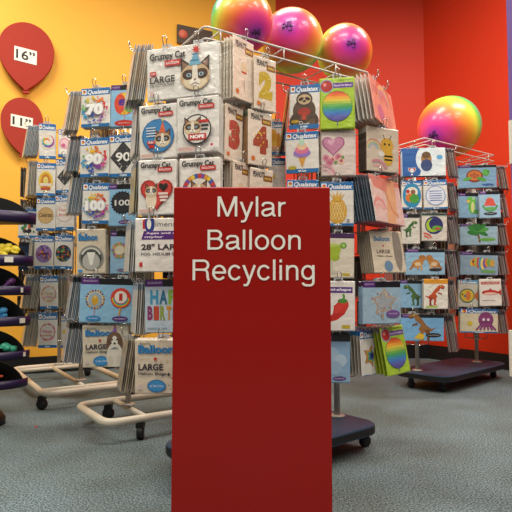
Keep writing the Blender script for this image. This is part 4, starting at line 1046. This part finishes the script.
def fill_col(rk, xy, yaw, z0, n, sp, sides, w=.17, h=.185, cnt=6):
    for r_ in range(n):
        zt = z0 - sp * r_
        for sd in sides:
            nn = Vector((math.cos(yaw + sd), math.sin(yaw + sd), 0)); tt = Vector((-nn.y, nn.x, 0))
            p0 = Vector((*xy, zt + .009)); hk = [p0, p0 + nn * .08, p0 + nn * (.09 + .02 * cnt)]
            if seg_hits(BUSY, [hk[1], hk[2]], .003) > 6: continue
            MB().tube(hk, .002, chrome, 5).build('hook', rk['o'], True)
            for k in range(cnt):
                c = Vector((*xy, zt - h)) + nn * (.085 + .02 * k) ; a, b_ = rf.choice(FC)
                dz = rf.uniform(-.005, .005); sk = nn * rf.uniform(-.004, .004)
                bx_ = MB().box(c + Vector((0, 0, h / 2 + dz)), (w, .006, h + .002), chrome, math.atan2(tt.y, tt.x))
                if BUSY.overlap(BVHTree.FromPolygons(bx_.v, bx_.f)): continue
                for (u0, u1, cc_) in ((0, .87, a), (.87, 1, b_)):
                    P_ = [c + tt * (w / 2 * s1) + sk * s1 + nn * (.0014 * s3) + Vector((0, 0, h * q + dz)) for s3 in (-1, 1) for (s1, q) in ((-1, u0), (1, u0), (1, u1), (-1, u1))]
                    fill.add(P_, [(3, 2, 1, 0), (4, 5, 6, 7), (0, 1, 5, 4), (1, 2, 6, 5), (2, 3, 7, 6), (3, 0, 4, 7)], PLASTIC(cc_))
LFT, RGT, BCK = math.pi, 0, math.pi / 2
fill_col(mda, A1, 0, 1.48, 5, .212, (LFT, BCK)); fill_col(mda, A2, 0, 1.45, 5, .212, (RGT, BCK, -BCK))
fill_col(lft, L1, 0, 1.43, 5, .2, (BCK, RGT), w=.12); fill_col(lft, L1, 0, 1.43, 5, .2, (LFT,), cnt=15); fill_col(mid, P2, 0, 1.43, 5, .2, (RGT,), w=.1, cnt=3); fill_col(mid, P1, R(-14), 1.5, 5, .197, (LFT, BCK)); fill_col(mid, P2, R(-8), 1.43, 5, .197, (LFT, BCK))
fill_col(rgt, Q1, 0, 1.45, 5, .2, (LFT, RGT, BCK), w=.2); fill_col(rgt, Q2, 0, 1.45, 5, .2, (LFT, RGT, BCK), w=.2)
tag(fill.build('packets_on_far_hooks'), 'mass of clear packets packed behind the front ones deep inside the racks', 'balloon packets', None, 'stuff')

# ------------------------------------------------------------------ play balls on the top frames
def ball(rack, px, rpx, pole, label, twist=0, off=0):
    """rests on the frame: on its centre line, lowered until it touches the wires"""
    m0, m1 = rack['mid']; pv = (m1 - m0).normalized(); pv = Vector((pv.y, -pv.x, 0)); m0, m1 = m0 + pv * off, m1 + pv * off; k = (px - 256) / F; dd = m1 - m0
    t = (k * m0.y - m0.x) / (dd.x - k * dd.y); c = m0 + dd * t; r = rpx * c.y / F
    def dist(p):
        o = 9
        for a, b in rack['segs']:
            ab = b - a; o = min(o, (p - (a + ab * max(0, min(1, (p - a).dot(ab) / ab.dot(ab))))).length)
        return o
    while dist(c) < r + .0048: c.z += .001
    root = empty('play_ball', c); tag(root, label, 'ball')
    m = MATS.get('play_ball_vinyl')
    if not m:
        m = mat('play_ball_vinyl', '#ffffff', .35, coat=.3); nt = m.node_tree
        t = nt.nodes.new('ShaderNodeTexCoord'); s = nt.nodes.new('ShaderNodeSeparateXYZ'); rp = nt.nodes.new('ShaderNodeValToRGB')
        mr = nt.nodes.new('ShaderNodeMapRange'); mr.inputs[1].default_value = -1; mr.inputs[2].default_value = 1
        nt.links.new(t.outputs['Object'], s.inputs[0]); nt.links.new(s.outputs['Z'], mr.inputs[0]); nt.links.new(mr.outputs[0], rp.inputs['Fac'])
        e = rp.color_ramp.elements
        stops = [(0.0, '#2aa0c0'), (.34, '#40c0a0'), (.45, '#62dc5a'), (.57, '#e4e850'), (.69, '#fdb23e'), (.78, '#fe8c42'), (.85, '#fb6450'), (.91, '#f44a86'), (.965, '#e63c9c'), (.99, '#c438b2'), (1.0, '#9a38b6')]
        e[0].position, e[0].color = stops[0][0], lin(stops[0][1]); e[1].position, e[1].color = stops[-1][0], lin(stops[-1][1])
        for p_, c_ in stops[1:-1]:
            k = e.new(p_); k.color = lin(c_)
        nt.links.new(rp.outputs['Color'], nt.nodes['Principled BSDF'].inputs['Base Color'])
    q = Vector(pole).normalized().to_track_quat('Z', 'Y')
    b = MB(); n, L2 = 40, 24
    vs = []; fs = []
    for i in range(1, L2):
        a = math.pi * i / L2
        for k in range(n): vs.append((math.sin(a) * math.cos(2 * math.pi * k / n), math.sin(a) * math.sin(2 * math.pi * k / n), math.cos(a)))
    vs += [(0, 0, 1), (0, 0, -1)]
    for i in range(L2 - 2):
        for k in range(n): fs.append((i * n + k, (i + 1) * n + k, (i + 1) * n + (k + 1) % n, i * n + (k + 1) % n))
    for k in range(n):
        fs.append((len(vs) - 2, k, (k + 1) % n)); fs.append((len(vs) - 1, (L2 - 2) * n + (k + 1) % n, (L2 - 2) * n + k))
    o = b.add(vs, fs, m, True).build('ball_skin', root)
    o.rotation_mode = 'QUATERNION'; o.rotation_quaternion = q; o.scale = (r, r, r)
    # printed squiggle mark, wrapped on the sphere
    b = MB(); ink = mat('dark_print_ink', '#3a0f4a', .5)
    def sp(x, y): z = math.sqrt(max(0, 1 - x * x - y * y)); return Vector((x, y, z)) * 1.006
    for st in ([(-.16, .05), (-.1, .1), (-.04, .04), (-.1, -.03), (-.15, -.1)], [(-.02, -.08), (.02, .1), (.06, -.02), (.1, .1), (.13, -.06)], [(.0, .13), (.12, .16)], [(-.2, -.02), (.18, .0)], [(.03, -.13), (.1, -.16), (.16, -.1)]):
        b.tube([sp(x * .9, y * .9) for x, y in st], .016, ink, 6)
    o2 = b.build('printed_mark', root); o2.rotation_mode = 'QUATERNION'; o2.rotation_quaternion = q @ Matrix.Rotation(twist, 3, 'Z').to_quaternion(); o2.scale = (r, r, r)
    v = MB().lathe([(.03, .0), (.03, .012), (.018, .014)], (0, 0, .995), mat('ball_plug', '#c86aa0', .4), 12).build('plug', root)
    v.rotation_mode = 'QUATERNION'; v.rotation_quaternion = (-Vector(pole)).normalized().to_track_quat('Z', 'Y'); v.scale = (r, r, r)
ball(mid, 241.5, 32, (.5, -.62, -.72), 'rainbow play ball with green top, leftmost of three on the middle rack', off=.03)
ball(mid, 292.5, 32, (-.2, -1, .0), 'magenta and orange play ball, middle of three on the middle rack', off=-.035)
ball(mid, 346.5, 28, (.08, -1, -.12), 'magenta play ball with yellow rim, rightmost of three on the middle rack')
ball(rgt, 452, 31, (-.8, -.62, -.5), 'rainbow play ball resting on the right rack')

# ------------------------------------------------------------------ balloon-shaped size signs on the yellow wall
def wall_y(x):
    t = (x - YL[0]) / (CY[0] - YL[0]); return YL[1] + (CY[1] - YL[1]) * t
WA = math.atan2(CY[1] - YL[1], CY[0] - YL[0])
def on_wall(px, py, off=0.0):
    d = ray(px, py); n = Vector((math.sin(WA), -math.cos(WA), 0)); p0 = Vector((*CY, 0)) + n * off
    s = (p0 - Vector((0, 0, CAMZ))).dot(n) / d.dot(n); return Vector((0, 0, CAMZ)) + d * s
def balloon_sign(cx, top, bot, wpx, text, trect, label):
    c = on_wall(cx, (top + bot) / 2, .05); u = Vector((math.cos(WA), math.sin(WA), 0))
    a, b2 = on_wall(cx, top, .05), on_wall(cx, bot, .05); h = a.z - b2.z
    w = (on_wall(cx + wpx / 2, top, .05) - on_wall(cx - wpx / 2, top, .05)).length
    root = empty('balloon_sign', (c.x, c.y, b2.z), WA); tag(root, label, 'sign')
    pts = []
    for i in range(56):
        q = 2 * math.pi * i / 56; t = (1 - math.cos(q)) / 2; sgn = 1 if q < math.pi else -1
        hwid = math.sqrt(max(0, 1 - ((.4 - t) / .4) ** 2)) if t < .4 else max(.05, 1 - ((t - .4) / .6) ** 2.15)
        pts.append((sgn * hwid * w / 2, (.035 + .965 * (1 - t)) * h))
    m = mat('matte_red_foam', '#a12a16', .8, bump=(14, .2, .01))
    b = MB(); n = len(pts); t = .018
    ins = [(x * .985, h * .55 + (z - h * .55) * .985) for x, z in pts]
    vs = [(x, t, z) for x, z in pts] + [(x, -t * .6, z) for x, z in pts] + [(x, -t, z) for x, z in ins]
    fs = [tuple(range(n))[::1], tuple(range(3 * n - 1, 2 * n - 1, -1))]
    for i in range(n):
        j = (i + 1) % n; fs += [(i, n + i, n + j, j), (n + i, 2 * n + i, 2 * n + j, n + j)]
    b.add(vs, fs, m).build('balloon_shape', root)
    k = MB(); k.add([(-.022 * w / .4, -.012, .0), (.026 * w / .4, -.014, .004), (.012 * w / .4, -.012, .07 * h), (-.012 * w / .4, -.012, .07 * h), (-.022 * w / .4, .012, .0), (.026 * w / .4, .012, .004), (.012 * w / .4, .012, .07 * h), (-.012 * w / .4, .012, .07 * h)],
                    [(0, 1, 2, 3), (7, 6, 5, 4), (0, 4, 5, 1), (1, 5, 6, 2), (3, 7, 4, 0), (2, 6, 7, 3)], m).build('knot', root)
    x0, y0, x1, y1 = trect
    xc = (x0 + x1) / 2; p0, p1 = on_wall(x0, y1, .07), on_wall(x1, y0, .07); pz0, pz1 = on_wall(xc, y1, .07), on_wall(xc, y0, .07)
    lx = lambda p: (p - Vector((c.x, c.y, 0))).dot(u); z0, z1 = pz0.z - b2.z, pz1.z - b2.z; a0, a1 = lx(p0), lx(p1)
    sk = -(a1 - a0) * .1
    pm = mat('white_sign_paper', '#ece6d8', .6)
    f = lambda s, v, y: (a0 + (a1 - a0) * s, y, z0 + (z1 - z0) * v + sk * (s - .5))
    cd = MB().add([f(0, 0, -.021), f(1, 0, -.021), f(1, 1, -.021), f(0, 1, -.021)] + [f(0, 0, -.018), f(1, 0, -.018), f(1, 1, -.018), f(0, 1, -.018)], [(0, 1, 2, 3), (0, 4, 5, 1), (1, 5, 6, 2), (2, 6, 7, 3), (3, 7, 4, 0)], pm).build('size_card', root)
    tv, tf, ta, tb, tcc, td = text_mesh(text, .02)
    lt = MB().add([f(.08 + .84 * (x - ta) / (tb - ta), .16 + .68 * (y - tcc) / (td - tcc), -.0216) for x, y in tv], tf, mat('black_print', '#141414', .6)).build('lettering', cd)
    MB().tube([(0, t, h * .6), (0, .05, h * .6)], .01, pole_m, 8).build('wall_standoff', root)
balloon_sign(26.5, 23, 94, 55, '16\u201d', (14, 48.5, 37, 62.5), 'larger red balloon shaped sign marked 16 inches on yellow wall')
balloon_sign(22, 98, 157, 42, '11\u201d', (10.5, 116, 33, 128), 'smaller red balloon shaped sign marked 11 inches on yellow wall')
# brown card sign high on the yellow wall
c = on_wall(195, 37, .02); u = Vector((math.cos(WA), math.sin(WA), 0))
sg = empty('wall_card', c, WA); tag(sg, 'brown card with coral disc on yellow wall above middle rack', 'sign')
hw = .17; hh = .085
MB().box((0, 0, 0), (hw * 2, .012, hh * 2), mat('brown_card', '#4a3a2e', .6)).build('card', sg)
q = MB(); M = Matrix.Rotation(math.pi / 2, 3, 'X')
q.lathe([(.042, .0), (.042, .003)], (-hw + .055, -.0065, .0), mat('coral_print', '#d8705a', .6), 20, M=M).build('disc', sg)

# ------------------------------------------------------------------ stand with tray bins at the far left
TY = 2.55
ts = at(-28, 300, TY); st = empty('tray_stand', (ts.x, TY + .1, 0)); tag(st, 'black stand with purple fronted trays at left edge', 'display stand')
MB().tube([(ts.x, TY + .1, .02), (ts.x, TY + .1, .8), (ts.x, TY + .1, 1.15)], .02, black_m, 12).build('pole', st, True)
MB().lathe([(.12, 0), (.12, .03), (.1, .06), (.05, .09)], (ts.x, TY + .1, 0), black_m, 32).build('base', st, True)
def tray(ytop, ybot, arch, xr, heap=None, hl=None, card=None):
    z1, z0 = at(0, ytop, TY).z, at(0, ybot, TY).z
    rr_ = at(xr, ytop, TY).x - ts.x; cy = TY + .1
    n = 28; b = MB(); ang = [math.pi + math.pi * i / n for i in range(n + 1)]
    dp = .17
    vs = []
    for a in ang:
        x, y = ts.x + rr_ * math.cos(a), cy + dp * math.sin(a)
        x2, y2 = ts.x + (rr_ - .006) * math.cos(a), cy + (dp - .006) * math.sin(a)
        vs += [(x, y, z1), (x * .995 + ts.x * .005, y, z0), (x2, y2, z0), (x2, y2, z1)]
    fs = []
    for i in range(n):
        for k in range(4): fs.append((i * 4 + k, i * 4 + (k + 1) % 4, i * 4 + 4 + (k + 1) % 4, i * 4 + 4 + k))
    lip = b.add(vs, fs, purple_m, True).build('tray_front', st, True)
    fl_ = MB().prism([(ts.x + (rr_ - .003) * math.cos(a), cy + (dp - .003) * math.sin(a)) for a in ang], z0 - .002, z0 + .006, black_m); fl_.build('tray_floor', st, True)
    if arch:
        za = at(0, arch[0], TY).z; b = MB(); m = 20; vs = []
        for i in range(m + 1):
            q = math.pi * i / m; x = ts.x + rr_ * .93 * math.cos(q); z = z0 + (za - z0) * 1.12 * math.sin(q)
            vs += [(x, cy - .012, z), (x, cy - .004, z)]
        L3 = m + 1
        fs = [tuple(range(0, 2 * L3, 2)), tuple(range(2 * L3 - 1, 0, -2))] + [(2 * i, 2 * i + 1, 2 * i + 3, 2 * i + 2) for i in range(m)] + [(2 * m, 2 * m + 1, 1, 0)]
        b.add(vs, fs, black_m).build('tray_back', st, True)
    if card:
        x0, x1 = card; p, r2 = at(x0, ytop, TY), at(x1, ytop, TY)
        xm = (p.x + r2.x) / 2 - ts.x; ca = max(-1, min(1, xm / rr_)); yy = cy - dp * math.sqrt(1 - ca * ca) - .004
        sl = math.atan2(dp * ca / math.sqrt(max(.05, 1 - ca * ca)), rr_) 
        t = MB().box(((p.x + r2.x) / 2, yy, (z0 + z1) / 2 + .002), (r2.x - p.x, .002, (z1 - z0) * .55), mat('white_sign_paper', '#ece6d8', .6), sl).build('price_tag', st, True)
    if heap:
        rn = random.Random(hl); hp = MB(); mm = mat('latex_' + heap[0].strip('#'), heap[0], .4)
        x0, x1, yt = heap[1], heap[2], heap[3]
        zt = at(0, yt, TY).z
        for i in range(16 if heap[0] == '#e8cf3a' else 5):
            xx = at(rn.uniform(x0 - 25, x1), ytop, TY).x; zz = z1 + .008 + (zt - z1) * rn.uniform(.0, .6); yy = cy - dp * rn.uniform(.32, .46)
            if ((xx - ts.x) / rr_) ** 2 + ((yy - cy) / dp) ** 2 > .74 or yy > cy - .05: continue
            d = Vector((rn.uniform(-1, 1), rn.uniform(-.5, .5), rn.uniform(-.35, .35))).normalized()
            pp = Vector((xx, yy, zz)); MQ = d.to_track_quat('Z', 'Y').to_matrix()
            hp.lathe([(.004, -.042), (.007, -.03), (.007, -.015), (.017, .005), (.019, .02), (.013, .034), (.003, .04)], pp, mm, 8, M=MQ)
        # bed of balloons below the rim so the heap rests in the tray
        hp.lathe([(.02, z0 + .008), (rr_ * .42, z0 + .012), (rr_ * .42, z1 - .02), (rr_ * .3, z1 - .004), (.02, z1)], (ts.x, cy - .082, 0), mm, 20, M=Matrix.Diagonal((1.5, .5, 1)))
        o = hp.build('loose_balloons'); tag(o, heap[4], 'balloons', None, 'stuff')
tray(211, 222, (196,), 28, None)
tray(255, 265, (237,), 25, ('#e8cf3a', -10, 16, 245, 'heap of limp yellow balloons filling the second tray'), 3, (7, 15))
tray(286, 295, (268,), 22, ('#5a2a6a', -10, 14, 280, 'heap of limp purple balloons in the third tray'), 4, (17.5, 20))
tray(317, 326, (297,), 22, ('#4a9fd8', -8, 14, 310, 'heap of limp light blue balloons in the fourth tray'), 5, (16, 22))
tray(352, 360, (333,), 21, ('#3aa88a', -8, 15, 346, 'heap of limp teal balloons in the lowest tray'), 6, (18, 21))

tray(381, 389, (364,), 19, ('#c8502f', -8, 14, 374, 'heap of orange balloons in the bottom tray near the carpet'), 7)

# ------------------------------------------------------------------ purple post at the right edge
pl = at(513.2, 256, 1.64).x; po = empty('display_post', (pl + .06, 1.62, 0)); tag(po, 'purple display post with cream panels at right edge', 'display post')
MB().box((pl + .06, 1.62, 1.1), (.12, .04, 2.2), mat('lilac_purple_panel', '#6a55a0', .5)).build('post', po, True)
for ya, yb in ((121, 164), (330, 376)):
    a, b2 = at(508.6, ya, 1.595), at(508.6, yb, 1.595)
    MB().box((a.x + .06, 1.5905, (a.z + b2.z) / 2), (.12, .012, a.z - b2.z), mat('cream_panel', '#e6e0d0', .5)).build('cream_panel', po, True)
# scraps on the carpet
def scrap(px, py, c, label):
    g = ground(px, py); rn = random.Random(px); b = MB(); n = 9
    top = [(g.x + .008 * math.cos(i * .7) * rn.uniform(.6, 1.2), g.y + .008 * math.sin(i * .7) * rn.uniform(.6, 1.2), .004) for i in range(n)]
    b.add(top + [(x, y, .0005) for x, y, z in top], [tuple(range(n)), tuple(range(2 * n - 1, n - 1, -1))] + [(i, n + i, n + (i + 1) % n, (i + 1) % n) for i in range(n)], mat('scrap_' + c.strip('#'), c, .5))
    tag(b.build('balloon_scrap'), label, 'scrap')
scrap(36, 427, '#c83a48', 'tiny red scrap on the open carpet at lower left')
scrap(73, 382, '#2f7ac0', 'tiny blue scrap under the far left rack base')

# ------------------------------------------------------------------ light
def area(x, y, z, sx, sy, e, c=(1, .92, .8)):
    l = bpy.data.lights.new('ceiling_lamp', 'AREA'); l.shape = 'RECTANGLE'; l.size = sx; l.size_y = sy; l.energy = e; l.color = c
    o = bpy.data.objects.new('ceiling_lamp', l); col.objects.link(o); o.location = (x, y, z)
for x in (-2.1, 0, 2.1):
    for y, e in ((-1.2, 42), (.7, 52), (2.75, 62)): area(x, y, 3.7, 1.2, .6, e)
w = bpy.data.worlds.new('world'); sc.world = w; w.use_nodes = True
w.node_tree.nodes['Background'].inputs[0].default_value = (1, .93, .85, 1); w.node_tree.nodes['Background'].inputs[1].default_value = .12
vs_ = sc.view_settings; vs_.view_transform = 'Standard'; vs_.look = 'None'; vs_.gamma = 1; vs_.exposure = 0; vs_.use_curve_mapping = False
print('PACKETS', NB[0], 'OBJECTS', len(bpy.data.objects))
